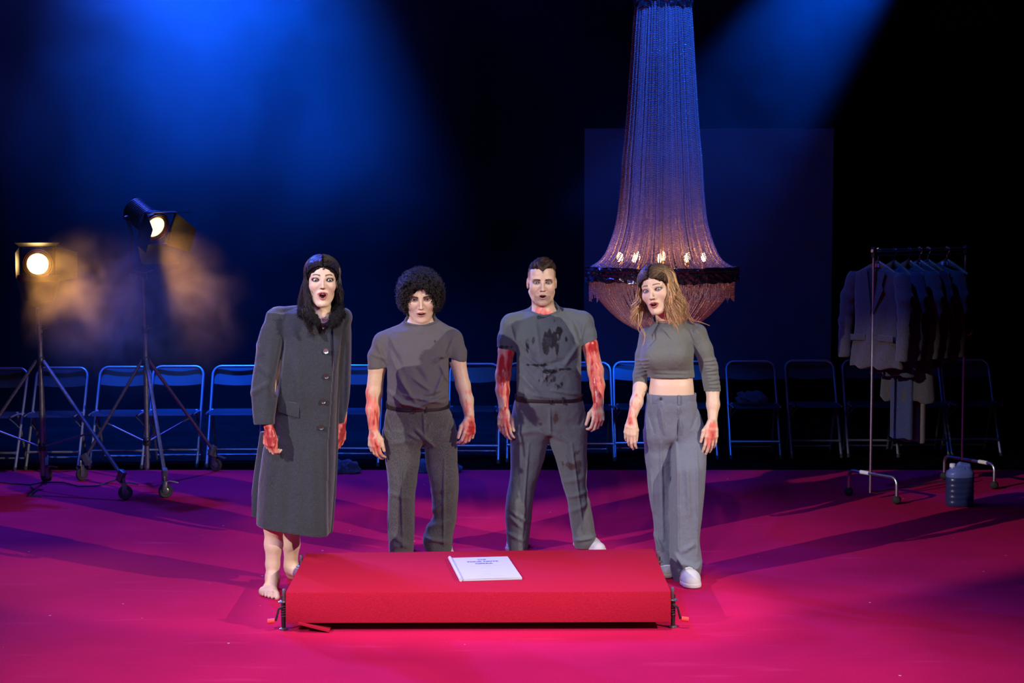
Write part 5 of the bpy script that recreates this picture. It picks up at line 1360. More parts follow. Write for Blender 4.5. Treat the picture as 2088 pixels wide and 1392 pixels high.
    R1 = rows_px([(880, 866, 931, .85), (905, 866, 932, .85), (940, 868, 933, .85), (975, 874, 935, .95, -.01), (1010, 879, 934, 1.05, .0), (1045, 882, 931, 1.05, .03), (1080, 868, 926, 1.0, .05), (1100, 862, 922, 1.0, .05), (1122, 868, 921, 1.1, .05)], Y)
    f4 = leg_field(P, 'trousers', None, [up, L1, R1], Y, [(850, 870, 885, 905, 8, 4), (835, 880, 862, 893, 7, 4), (800, 900, 850, 893, 5, 5), (880, 860, 866, 890, 6, 4), (915, 880, 880, 905, 6, 5), (866, 835, 868, 885, 5, 2.5), (820, 930, 823, 1110, 5, 2.2), (907, 930, 905, 1110, 5, 2.2),
                      (795, 1000, 835, 1012, 5, 5), (800, 1085, 835, 1110, 6, 5), (882, 1040, 915, 1015, 7, 6), (868, 1075, 915, 1060, 6, 6), (868, 1095, 918, 1104, 8, 4), (884, 1000, 925, 985, 5, 6), (790, 850, 800, 880, -5, 3), (922, 850, 912, 880, -5, 3), (805, 1110, 835, 1104, 6, 4)], seed=3.3)
    zt = S(850, 822)[2]
    f4.op(lambda X, Yy, Z: (Z - (S(850, 828)[2] + .09 * (Yy - (Y - .02)) + .012)) + 0 * X, S(760, 900, -.3), S(950, 780, .3), .0, 'int')
    tw = cloth('herringbone_wool', (.062, .063, .062), noise=.55, nscale=330, bump=.5, weave=330, sheen=.25, stretch=(1, 1, .45))
    tr = P.from_field('trousers', f4, tw)
    belt_ring(P, rows_px([(824, 789, 915, .68, -.02)], Y)[0], .10, .034, M['leather'], buckle=float(S(852, 830)[0]))
    shoe(P, (L1[-1][1], Y + .17), (-.15, -1), .27, .046); shoe(P, (R1[-1][1] + .01, Y + .20), (.25, -1), .27, .046)
curly_man()

# ================================================================== man in stained v-neck
def stained_man():
    Y = 10.6; P = Person((PZ(1115, 1125)[0], Y, 0), 'person'); u = P.px(Y)
    S = lambda x, y, d=0: PY(x, y, Y + d)
    H_ = Head((1106.5, 576.5), Y - .10, 1.13, 2, 2, 0, open_=.011, mw=.0205, pucker=.003, jaw=1.12, nose=1.1)
    H_.eo = .75; H_.lt = .78
    fd = Field([S(1000, 800)[0], Y - .36, S(800, 912)[2]], [S(1245, 800)[0], Y + .24, H_.C[2] + .17], .0029)
    fd.caps(H_.W((0, .028, -.05)), S(1109, 642, .0), .063, .072, .03)
    fd.caps(S(1090, 656, .02), S(1130, 654, .02), .060, .060, .04)
    fd.caps(S(1110, 668, .02), S(1113, 730, .04), .10, .12, .05)
    for a, b in (((1095, 652), (1052, 668)), ((1127, 650), (1178, 662))): fd.caps(S(*a, .03), S(*b, .02), .04, .034, .03)
    fd.chain([S(1046, 676, .01), S(1033, 712, -.01), S(1026, 765, -.02), S(1025, 795, -.04), S(1027, 830, -.08)], [.038, .049, .0455, .041, .030], .02, kk=.02)
    fd.chain([S(1188, 672, .01), S(1202, 702, -.01), S(1214, 755, -.02), S(1218, 785, -.04), S(1220, 820, -.08)], [.038, .047, .047, .043, .032], .02, kk=.02)
    hand(fd, S(1027, 834, -.08), (.02, -.25, -1), (.9, -.45, 0), (.45, .85, 0), 1.10, curl=(20, 30, 20), thumb=(33, 6))
    hand(fd, S(1220, 824, -.08), (-.02, -.3, -1), (-.9, -.45, 0), (-.45, .85, 0), 1.10, curl=(30, 45, 25), thumb=(40, 14))
    f3 = Field([S(1000, 700)[0], Y - .28, S(800, 842)[2]], [S(1236, 700)[0], Y + .26, S(800, 606)[2]], .0042)
    f3.zloft(rows_px([(638, 1075, 1148, .8, .02), (650, 1060, 1166, .62, .02), (668, 1053, 1180, .54), (690, 1051, 1187, .58, -.01), (720, 1052, 1187, .60, -.02), (760, 1051, 1185, .60, -.03), (795, 1050, 1187, .62, -.03), (806, 1051, 1188, .62, -.03), (822, 1055, 1185, .60, -.02)], Y), n=2.35, cap=.01)
    f3.caps(S(1110, 656, .02), S(1110, 630, .03), .098, .080, .03)
    f3.caps(S(1086, 647, .04), S(1045, 662, .02), .060, .066, .03); f3.caps(S(1134, 644, .04), S(1186, 656, .02), .060, .066, .03)
    f3.chain([S(1045, 664, .01), S(1036, 690, 0), S(1032, 712, -.01)], [.066, .060, .057], .03, kk=.02)
    f3.chain([S(1188, 660, .01), S(1197, 682, 0), S(1202, 700, -.01)], [.064, .057, .053], .03, kk=.02)
    xl = S(1052.5, 750)[0]; xr = S(1185, 750)[0]; zl = S(1032, 712)[2]; zr = S(1202, 697)[2]
    f3.op(lambda X, Yy, Z: np.where((X < xl), (zl - Z) - .26 * (X - xl + .05), np.where(X > xr, (zr - Z) + .42 * (X - xr - .05), -1.0)) + 0 * Yy, S(1000, 850, -.3), S(1240, 660, .3), .0, 'int')
    folds(f3, .012, 9, 6, 9.1)
    strokes(f3, [(1070, 720, 1125, 762, 8, 4), (1105, 772, 1130, 745, 5, 4), (1140, 742, 1185, 768, 7, 4), (1060, 690, 1085, 722, 5, 5), (1180, 700, 1150, 740, 6, 5), (1060, 760, 1100, 800, 6, 5), (1125, 790, 1180, 800, 6, 4), (1085, 800, 1140, 806, 5, 4), (1165, 655, 1180, 700, 5, 4), (1040, 660, 1052, 700, 5, 3.5), (1190, 660, 1184, 690, 5, 3.5), (1100, 745, 1150, 730, -4, 5), (1065, 735, 1090, 765, -4, 5), (1092, 655, 1100, 720, 3, 4)], Y)
    plug(fd, f3, S(1110, 640)[0], Y - .01, .085, S(1110, 643, -.10)[2], S(1110, 622)[2])
    H_.sdf(fd)
    fd.disp(lambda x, y, z: .0012 * vnoise(x * 60, y * 60, z * 60), .02)
    V, Q = fd.mesh(); V = relax(V, Q, 1)
    col = np.tile(np.array([.52, .37, .27]), (len(V), 1)); wet = np.zeros(len(V))
    # beard and neck blood
    blood_paint(V, col, wet, [(S(1098, 640, -.1), S(1122, 645, -.1), .085, .80), (S(1143, 580, -.02), S(1141, 590, -.02), .018, 1.0),
                              (S(1024, 735, -.04), S(1033, 800, -.08), .060, .84), (S(1040, 720, -.05), S(1035, 830, -.1), .05, .70), (S(1028, 840, -.1), S(1030, 895, -.18), .06, .60),
                              (S(1205, 700, -.05), S(1222, 800, -.1), .085, .84), (S(1215, 800, -.05), S(1215, 825, -.12), .05, .8), (S(1215, 850, -.12), S(1216, 880, -.16), .05, .5)], (.34, .008, .014), 5.0)
    keep = H_.local(V); fm = (keep[:, 2] > -.108) & (keep[:, 1] < -.035) & (np.abs(keep[:, 0]) < .058)
    col[fm] = np.array([.52, .37, .27]); wet[fm] = 0
    H_.paint(V, col, wet, dict(skin=0, lips=(.30, .12, .11), lipk=.7, browc=(.03, .018, .012), brow=(.0150, .0048, .0015, -.001), browk=.97, shadowk=.75, linerk=.45, shadow=(.12, .06, .05), stubble=.42, fade=.85))
    P.root = tag(P.pobj('person', V, Q, M['skin'], col, {'wet': wet}), 'man with short quiff and stubble, blood-stained grey v-neck shirt, arms covered in blood', 'person', P.group)
    P.root.location = tuple(P.base)
    H_.eyes(P.root, P.base, (.13, .15, .15), -H_.C / np.linalg.norm(H_.C) + np.array([0, 0, .04]))
    # short hair with quiff
    f2 = Field(H_.C - .2, H_.C + .22, .004)
    f2.ell(H_.W((0, .022, .045)), np.array((.0735, .096, .080)) * H_.s, R=H_.R)
    f2.ell(H_.W((0, -.036, .078)), np.array((.052, .042, .034)) * H_.s, .02, R=H_.R)
    f2.ell(H_.W((0, -.150, .010)), np.array((.075, .098, .058)) * H_.s, .010, 'sub', R=H_.R)
    f2.ell(H_.W((0, -.02, -.045)), np.array((.12, .16, .100)) * H_.s, .012, 'sub', R=H_.R)
    f2.disp(lambda x, y, z: .005 * fbm(x * 60, y * 30, z * 60, 2), .03)
    hv, hq = f2.mesh(); hr = P.pobj('hair', hv, hq, M['hair_base'], np.tile([.020, .012, .008], (len(hv), 1)))
    rs = np.random.RandomState(4); paths = []; cols = []
    for i in range(2600):
        x = rs.uniform(-.066, .066); y = rs.uniform(-.076, .08); r0 = 1 - (x / .0745) ** 2 - ((y - .018) / .098) ** 2
        if r0 < .02: continue
        z = .040 + .083 * math.sqrt(r0); fr = np.clip((-y + .01) / .08, 0, 1); ed = 1 - abs(x) / .08
        if z < .062: continue
        L_ = (.016 + .034 * fr) * (.45 + .75 * ed) + rs.uniform(-.003, .006); t = np.linspace(0, 1, 9)[:, None]
        clump = vnoise(np.array(x * 70 + 3), np.array(y * 70), np.array(0.5)) * 1.6
        d0 = np.array([x * 5 + clump * .5, -.45 * fr + rs.uniform(-.12, .12), 1.0]); d1 = np.array([.55 + clump + rs.uniform(-.2, .2), .9 + clump * .5, -.10])
        p = np.array([x, y, z - .005]) + d0 / np.linalg.norm(d0) * L_ * t * (1 - .35 * t) + d1 / np.linalg.norm(d1) * L_ * .9 * t * t
        paths.append(H_.C + (p * H_.s) @ H_.R.T); g = rs.uniform(.6, 1.4) * (1 + 1.3 * fr * (x > 0) * rs.rand()); cols.append(np.tile(np.array([.034, .018, .010]) * g, (9, 1)))
    for i in range(900):
        x = rs.uniform(-.046, .046); t = np.linspace(0, 1, 9)[:, None]; zz = .070 - .010 * math.exp(-(x / .012) ** 2) + .012 * (abs(x) / .05) ** 2 + rs.uniform(0, .012)
        y0 = -.084 + 9 * x * x + (zz - .07) * .8; L_ = rs.uniform(.030, .046); c_ = .45 * math.sin(x * 130)
        p = np.array([x, y0 + .004, zz]) + L_ * t * np.array([x * 4 + c_ * .4, -.22, 1.0]) + L_ * t * t * np.array([.25 + c_, .75, -.35])
        paths.append(H_.C + (p * H_.s) @ H_.R.T); cols.append(np.tile(np.array([.040, .020, .011]) * rs.uniform(.5, 1.6), (9, 1)))
    p = np.array([[.000, -.070, .083], [.001, -.082, .078], [.0025, -.090, .068], [.0018, -.092, .060], [-.001, -.092, .055], [.001, -.092, .053], [.003, -.092, .054], [.004, -.091, .056], [.0042, -.0905, .0575]])
    paths.append(H_.C + (p * H_.s) @ H_.R.T); cols.append(np.tile([.02, .012, .008], (9, 1)))
    hair_mesh(P, 'quiff', np.array(paths), .0013, np.array(cols)).parent = hr
    # shirt
    ring = neckline(f3, S(1110, 640)[0], Y - .01, .085, .085, S(1110, 646, -.10)[2], p=1.0)
    sa = stain_attr(Y, [(1124, 688, 19, 20, 1.15), (1140, 672, 12, 11, .95), (1112, 705, 10, 22, .85), (1134, 705, 5, 24, .7), (1128, 655, 10, 9, .62), (1155, 690, 7, 9, .75), (1105, 645, 14, 5, .8), (1120, 752, 26, 7, .80), (1095, 740, 28, 5, .74), (1150, 748, 16, 4, .7), (1075, 700, 5, 20, .6), (1140, 780, 14, 14, .58),
                         (1085, 690, 10, 14, .52), (1115, 770, 26, 14, .55), (1030, 706, 18, 5, .75), (1146, 628, 5, 8, .9), (1135, 810, 10, 8, .5)], 3.0)
    m = cloth('stained_grey_jersey', (.080, .096, .106), stain=(.007, .004, .006), noise=.05, bump=.12, sheen=.1)
    sh = P.from_field('shirt', f3, m, attr=sa)
    nb = MB(); nb.tube(ring, .0070, 8, cap=False); P.mb(nb, 'collar', m, sh)
    # trousers
    up = rows_px([(806, 1050, 1188, .60, -.03), (822, 1048, 1190, .60, -.02), (840, 1044, 1194, .55, -.01), (865, 1041, 1197, .50), (890, 1043, 1195, .40)], Y)
    L1 = rows_px([(868, 1042, 1116, .8), (890, 1041, 1117, .8), (930, 1041, 1111, .85), (960, 1041, 1102, .9), (990, 1037, 1092, 1.0), (1020, 1032, 1087, 1.05), (1050, 1030, 1084, 1.05, .02), (1085, 1033, 1080, 1.1, .03), (1124, 1034, 1075, 1.25, .03)], Y)
    R1 = rows_px([(868, 1114, 1197, .8), (890, 1117, 1197, .8), (930, 1131, 1197, .85), (960, 1140, 1197, .9), (990, 1148, 1196, 1.0), (1020, 1157, 1201, 1.05), (1050, 1161, 1208, 1.05, .02), (1085, 1166, 1214, 1.1, .04), (1100, 1169, 1215, 1.15, .04), (1116, 1172, 1203, 1.3, .04)], Y)
    f4 = leg_field(P, 'trousers', None, [up, L1, R1], Y, [(1120, 830, 1122, 878, 5, 2.5), (1100, 875, 1122, 884, 6, 4), (1125, 880, 1150, 895, 5, 4), (1050, 880, 1100, 872, 4, 5), (1078, 900, 1062, 1110, 5, 2.2), (1165, 900, 1190, 1085, 5, 2.2), (1045, 1040, 1078, 1062, 7, 4), (1040, 1050, 1062, 1072, 6, 4), (1034, 1085, 1070, 1100, 5, 4),
                      (1160, 1010, 1195, 1000, 6, 4), (1165, 1040, 1200, 1022, 5, 5), (1172, 1100, 1212, 1093, 9, 3.5), (1150, 980, 1190, 970, 4, 5), (1048, 835, 1058, 862, -4, 3), (1190, 835, 1182, 862, -4, 3)], seed=8.3, amp=.005)
    f4.op(lambda X, Yy, Z: (Z - (S(1118, 812)[2] + .09 * (Yy - (Y - .02)) + .012)) + 0 * X, S(1020, 900, -.3), S(1230, 780, .3), .0, 'int')
    st = stain_attr(Y, [(1133, 845, 9, 16, .7), (1165, 945, 28, 16, .74), (1180, 960, 20, 14, .66), (1172, 925, 22, 12, .6), (1062, 900, 12, 8, .55), (1195, 1005, 8, 10, .7), (1100, 860, 8, 6, .5)], 6.0)
    tw = cloth('grey_suiting', (.090, .104, .112), stain=(.045, .028, .03), noise=.10, nscale=300, bump=.2, sheen=.15, stretch=(1.4, 1, .3))
    P.from_field('trousers', f4, tw, attr=st)
    belt_ring(P, rows_px([(809, 1052, 1187, .60, -.03)], Y)[0], .06, .032, M['leather'], buckle=float(S(1126, 815)[0]))
    shoe(P, (L1[-1][1], Y + .17), (-.2, -1), .27, .046); shoe(P, (R1[-1][1] + .02, Y + .12), (.55, -1), .28, .046)
stained_man()

# ================================================================== woman with wavy hair
def wavy_woman():
    Y = 9.85; P = Person((PZ(1385, 1190)[0], Y, 0), 'person'); u = P.px(Y)
    S = lambda x, y, d=0: PY(x, y, Y + d)
    H_ = Head((1328.5, 592), Y - .13, 1.10, -24, 3, -11, open_=.013, mw=.0215, female=True, jaw=.92, nose=.8)
    H_.eo = .94; H_.ex = .034
    fd = Field([S(1255, 800)[0], Y - .36, S(800, 940)[2]], [S(1485, 800)[0], Y + .24, H_.C[2] + .17], .0028)
    fd.caps(H_.W((0, .022, -.055)), S(1362, 668, -.01), .050, .052, .03)
    fd.caps(S(1350, 680, .02), S(1380, 678, .02), .048, .048, .04)
    fd.caps(S(1365, 690, .03), S(1368, 740, .03), .09, .09, .05)
    fd.zloft(rows_px([(740, 1328, 1409, .52), (760, 1327, 1411, .56), (785, 1325, 1414, .72), (800, 1323, 1415, .72), (815, 1321, 1416, .72)], Y, dy=-.01), .03, n=2.2)
    for a, b in (((1345, 680), (1318, 690)), ((1390, 678), (1418, 686))): fd.caps(S(*a, .03), S(*b, .02), .03, .026, .03)
    fd.chain([S(1318, 700, .03), S(1309, 745, .03), S(1305, 790, .0), S(1298, 820, -.03), S(1289, 850, -.06)], [.028, .034, .036, .034, .0255], .02, kk=.02)
    fd.chain([S(1422, 685), S(1444, 745, 0), S(1453, 790, -.02), S(1454, 825, -.05), S(1453, 855, -.08)], [.034, .040, .039, .035, .026], .02, kk=.02)
    hand(fd, S(1288, 853, -.06), (-.12, -.15, -1), (.92, -.42, 0), (.35, .9, 0), .98, curl=(16, 24, 18), thumb=(22, 2), spread=.02)
    hand(fd, S(1453, 858, -.08), (-.07, -.15, -1), (-.95, -.3, 0), (-.25, .95, 0), 1.02, curl=(12, 16, 10), thumb=(34, 8), spread=.05)
    f3 = Field([S(1280, 700)[0], Y - .26, S(800, 812)[2]], [S(1480, 700)[0], Y + .22, S(800, 640)[2]], .0038)
    f3.zloft(rows_px([(660, 1345, 1392, .9, .01), (670, 1328, 1412, .62, .01), (685, 1316, 1414, .56), (705, 1309, 1413, .62), (728, 1308, 1414, .66, -.01), (745, 1314, 1414, .66, -.01), (757, 1320, 1415, .70), (771, 1321, 1417, .74)], Y), n=2.25, cap=.004)
    f3.ell(S(1336, 727, -.078), (.066, .062, .062), .07); f3.ell(S(1381, 723, -.088), (.066, .062, .062), .07)
    f3.caps(S(1362, 675, .01), S(1362, 656, .02), .074, .060, .03)
    f3.caps(S(1352, 671, .01), S(1322, 684, .02), .046, .048, .03); f3.caps(S(1390, 669, .01), S(1420, 680, .0), .048, .056, .03)
    f3.chain([S(1319, 684, .03), S(1312, 725, .03), S(1307, 765, .02), S(1304.5, 799, -.0)], [.046, .043, .043, .0405], .012, kk=.02)
    f3.chain([S(1420, 680, .0), S(1434, 712, .0), S(1445, 748, 0), S(1453, 797, -.02)], [.058, .052, .048, .047], .012, kk=.02)
    xl = S(1320.5, 780)[0]; xr = S(1418.5, 780)[0]; zl = S(1304, 796)[2]; zr = S(1453, 796)[2]; zh = S(1370, 770, -.05)[2]
    f3.op(lambda X, Yy, Z: np.where(X < xl, np.where(Z < zh + .01, (zl - Z) - .32 * (X - xl + .045), -1.), np.where(X > xr, (zr - Z), zh - Z - .0 * X)) + 0 * Yy, S(1280, 850, -.3), S(1485, 700, .3), .0, 'int')
    folds(f3, .0035, 10, 8, 2.7)
    wr = [(1325, 756, 1412, 759, 2.5, 3.5), (1330, 764, 1400, 765, 2, 2.5), (1345, 690, 1395, 688, 1, 5)]
    for k in range(9): yy = 735 + k * 6.5; wr.append((1433 + k * 1.4, yy, 1460 + k * .8, yy - 4 + (k % 3) * 2, 4.0, 2.3))
    for k in range(5): yy = 735 + k * 8; wr.append((1297, yy, 1318, yy - 6, 3.5, 2.3))
    strokes(f3, wr, Y)
    plug(fd, f3, S(1362, 655)[0], Y - .005, .068, S(1360, 660, -.07)[2], S(1362, 645)[2])
    H_.sdf(fd)
    V, Q = fd.mesh(); V = relax(V, Q, 1)
    skin = np.array([.58, .42, .30])
    col = np.tile(skin, (len(V), 1)); wet = np.zeros(len(V))
    blood_paint(V, col, wet, [(H_.W((.030, -.045, -.115)), S(1364, 650, -.05), .030, 1.0), (S(1368, 628, -.05), S(1366, 645, -.05), .02, .8), (S(1300, 810, -.03), S(1284, 860, -.08), .035, .72), (S(1275, 870, -.1), S(1285, 908, -.12), .035, .75),
                              (S(1444, 810, -.1), S(1450, 850, -.12), .028, .8), (S(1455, 870, -.12), S(1450, 920, -.14), .050, .82)], (.34, .008, .014), 9.0, st=(60, 18))
    fm = (H_.local(V)[:, 1] < -.068) | (H_.local(V)[:, 2] > -.07); fm &= np.linalg.norm(V - H_.C, axis=1) < .16
    col[fm] = skin; wet[fm] = 0
    dot = np.linalg.norm(V - H_.W((.050, -.064, -.034)), axis=1) < .0035; col[dot] = (.4, .01, .02)
    H_.paint(V, col, wet, dict(skin=0, lips=(.30, .05, .05), lipk=.9, browc=(.05, .026, .016), brow=(.0240, .0034, .0030, .002), browk=.85, shadowk=.75, linerk=.85, shadow=(.12, .05, .06), teeth=(.52, .50, .46)))
    P.root = tag(P.pobj('person', V, Q, M['skin'], col, {'wet': wet}), 'woman with wavy light brown hair, cropped grey top, grey pleated trousers, head tilted', 'person', P.group)
    P.root.location = tuple(P.base)
    H_.eyes(P.root, P.base, (.22, .26, .30), -H_.C / np.linalg.norm(H_.C) + np.array([-.1, 0, .05]))
    # hair
    f2 = Field(H_.C - .2, H_.C + .22, .0045)
    f2.ell(H_.W((0, .020, .042)), np.array((.086, .109, .086)) * H_.s, R=H_.R)
    f2.ell(H_.W((0, .060, -.04)), np.array((.070, .050, .075)) * H_.s, .03, R=H_.R)
    f2.ell(H_.W((0.004, -.125, -.012)), np.array((.0735, .086, .0755)) * H_.s, .008, 'sub', R=H_.R)
    f2.ell(H_.W((0, -.070, -.070)), np.array((.090, .080, .085)) * H_.s, .008, 'sub', R=H_.R)
    f2.disp(lambda x, y, z: .006 * fbm(x * 50, y * 50, z * 14, 2), .03)
    hv, hq = f2.mesh(); hr = P.pobj('hair', hv, hq, M['hair_base'], np.tile([.055, .030, .018], (len(hv), 1)))
    rs = np.random.RandomState(21); paths = []; cols = []; N1, N2 = 12, 20; T = N1 + N2
    for i in range(2900):
        sd = 1 if rs.rand() < .60 else -1
        a1 = math.radians(rs.uniform(58, 172) if rs.rand() < .7 else rs.uniform(58, 90)); a0d = rs.uniform(2, 56); e_m = .27 - .46 * (a0d / 56) ** 2; e0 = e_m + (1.35 - e_m) * rs.rand() ** 1.5; th = np.minimum(1.42, np.linspace(e0, -.12, N1) + (1.3 - e0) * .40 * np.sin(np.linspace(0, 1, N1) ** .75 * math.pi))
        f_ = np.clip(np.linspace(0, 1.5, N1), 0, 1); a0 = math.radians(a0d); aa = a0 + (a1 - a0) * f_ ** .8
        rr_ = 1.0 + rs.uniform(0.0, .13)
        x = sd * .087 * rr_ * np.sin(aa) * np.cos(th); y = .020 - .111 * rr_ * np.cos(aa) * np.cos(th); z = .038 + .086 * rr_ * np.sin(th)
        sk = np.stack([x, y, z], 1); end = sk[-1]
        ln = rs.uniform(.13, .225) if sd > 0 else rs.uniform(.11, .20)
        td = np.linspace(0, 1, N2 + 1)[1:, None]
        out = np.array([rs.uniform(.0, .075) if sd > 0 else rs.uniform(-.022, .006), rs.uniform(-.03, .02) - (.02 if a1 < 1.4 else 0), 0])
        p = np.concatenate([sk, end + td * np.array([0, 0, -ln]) + out * td ** 1.3])
        ck = math.floor(a1 * 6) * 1.7 + sd + rs.uniform(-.35, .35)
        p = wavy(p, .0150, 2.3 + .25 * math.sin(ck * 3), ck, .22)
        w = H_.C + (p * H_.s) @ H_.R.T; hang = w[N1 - 1] + (p[N1:] - p[N1 - 1]) * H_.s @ rotm(-24, 0, 2).T; w[N1:] = hang
        paths.append(w); g = rs.uniform(.5, 1.4); light = (math.sin(ck * 5.1) > -.2)
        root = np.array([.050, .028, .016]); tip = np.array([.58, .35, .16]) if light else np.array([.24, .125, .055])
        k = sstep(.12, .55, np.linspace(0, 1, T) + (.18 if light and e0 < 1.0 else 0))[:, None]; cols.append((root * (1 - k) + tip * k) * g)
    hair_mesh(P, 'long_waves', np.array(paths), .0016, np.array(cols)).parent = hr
    # loose strands falling over the top
    loose = [[(1304, 640), (1303, 658), (1309, 672), (1316, 684), (1313, 700), (1308, 708)], [(1308, 636), (1306, 655), (1300, 668), (1306, 682)], [(1372, 640), (1373, 656), (1380, 668), (1385, 686)], [(1402, 640), (1412, 652), (1430, 657), (1448, 664)], [(1404, 648), (1412, 658), (1422, 664), (1436, 666)]]
    pp = []; cc_ = []
    for L_ in loose:
        c = smooth_path([S(a, b, -.13 if a < 1395 else -.03) for a, b in L_], 20)
        for k in range(9): o_ff = rs.uniform(-.006, .006, 3); pp.append(c + o_ff * np.linspace(1.2, .1, 20)[:, None]); cc_.append(np.tile(np.array([.55, .34, .17]) * rs.uniform(.4, 1.1), (20, 1)))
    hair_mesh(P, 'loose_strands', np.array(pp), .0010, np.array(cc_)).parent = hr
    # cropped long sleeve top
    ring = neckline(f3, S(1362, 655)[0], Y - .005, .068, .06, S(1360, 660, -.07)[2])
    m = cloth('heather_grey_rib', (.112, .122, .114), noise=.22, nscale=260, bump=.35, weave=300, sheen=.15, stretch=(1, 1, 3))
    ct_ = P.from_field('cropped_top', f3, m); nb = MB(); nb.tube(ring, .0045, 8, cap=False); P.mb(nb, 'collar', m, ct_)
    # high-waisted pleated trousers
    up = rows_px([(800, 1321.5, 1416.5, .72, -.01), (820, 1318, 1420, .70, -.01), (850, 1315, 1429, .62), (880, 1314, 1437, .52), (905, 1315, 1438, .42)], Y)
    L1 = rows_px([(880, 1315, 1372, .95), (920, 1314, 1374, .95), (960, 1319, 1373, .95), (1000, 1323, 1372, .95), (1050, 1331, 1370, 1.0), (1100, 1336, 1369, 1.05), (1150, 1340, 1368, 1.2), (1182, 1345, 1374, 1.3)], Y, dy=.04)
    R1 = rows_px([(850, 1388, 1424, .8, .07), (885, 1378, 1437, .80, .055), (925, 1370, 1440, .85, .03), (960, 1368, 1439, .90), (1000, 1367, 1436, .90), (1050, 1366, 1431, .95), (1100, 1366, 1426, 1.0), (1145, 1366, 1431, 1.0), (1165, 1370, 1428, 1.1), (1189, 1375, 1420, 1.3)], Y, dy=-.06)
    f4 = leg_field(P, 'trousers', None, [up, L1, R1], Y, [(1380, 825, 1386, 880, 7, 2.5), (1344, 830, 1352, 880, 6, 2.5), (1383, 835, 1378, 900, -6, 2.5), (1347, 815, 1352, 850, 3, 2.5), (1376, 900, 1378, 1110, 7, 3), (1346, 900, 1352, 1100, 5, 3), (1416, 905, 1418, 1120, 5, 3), (1380, 1135, 1420, 1148, 9, 5), (1385, 1115, 1410, 1100, 6, 5), (1372, 1120, 1390, 1150, 6, 4), (1400, 1160, 1424, 1140, 7, 4), (1335, 1090, 1350, 1120, 7, 4), (1322, 840, 1332, 880, -4, 3), (1421, 830, 1408, 870, -4, 3), (1395, 940, 1400, 1040, 5, 5), (1325, 960, 1332, 1040, 4, 4)], seed=5.3, amp=.005)
    m = cloth('grey_pleated_wool', (.125, .145, .190), noise=.10, nscale=300, bump=.2, sheen=.15, stretch=(1.4, 1, .3))
    st = P.from_field('trousers', f4, m)
    row = rows_px([(810, 1320, 1418, .71, -.01)], Y)[0]
    belt_ring(P, row, .03, .048, m, name='waistband', grow=.004)
    for xx in (1326, 1381):
        k = MB(); uu = (S(xx, 810)[0] - row[1]) / row[3]; yy = row[2] - (row[4] + .006) * (1 - abs(uu) ** 2.3) ** (1 / 2.3); k.box((float(S(xx, 810)[0]), yy - .002, row[0] - .004), (.013, .006, .056)); P.mb(k, 'belt_loop', m, bevel=.002)
    k = MB(); uu = (S(1344, 810)[0] - row[1]) / row[3]; yy = row[2] - (row[4] + .004) * (1 - abs(uu) ** 2.3) ** (1 / 2.3); k.tube([(float(S(1344, 810)[0]), yy, row[0]), (float(S(1344, 810)[0]), yy - .008, row[0] + .006)], .007, 10); P.mb(k, 'button', M['button'])
    shoe(P, (S(1398, 1190)[0], Y - .13), (.05, -1), w=.055, L_=.27); shoe(P, (S(1362, 1180)[0], Y + .12), (-.1, -1), w=.046, L_=.25)
wavy_woman()

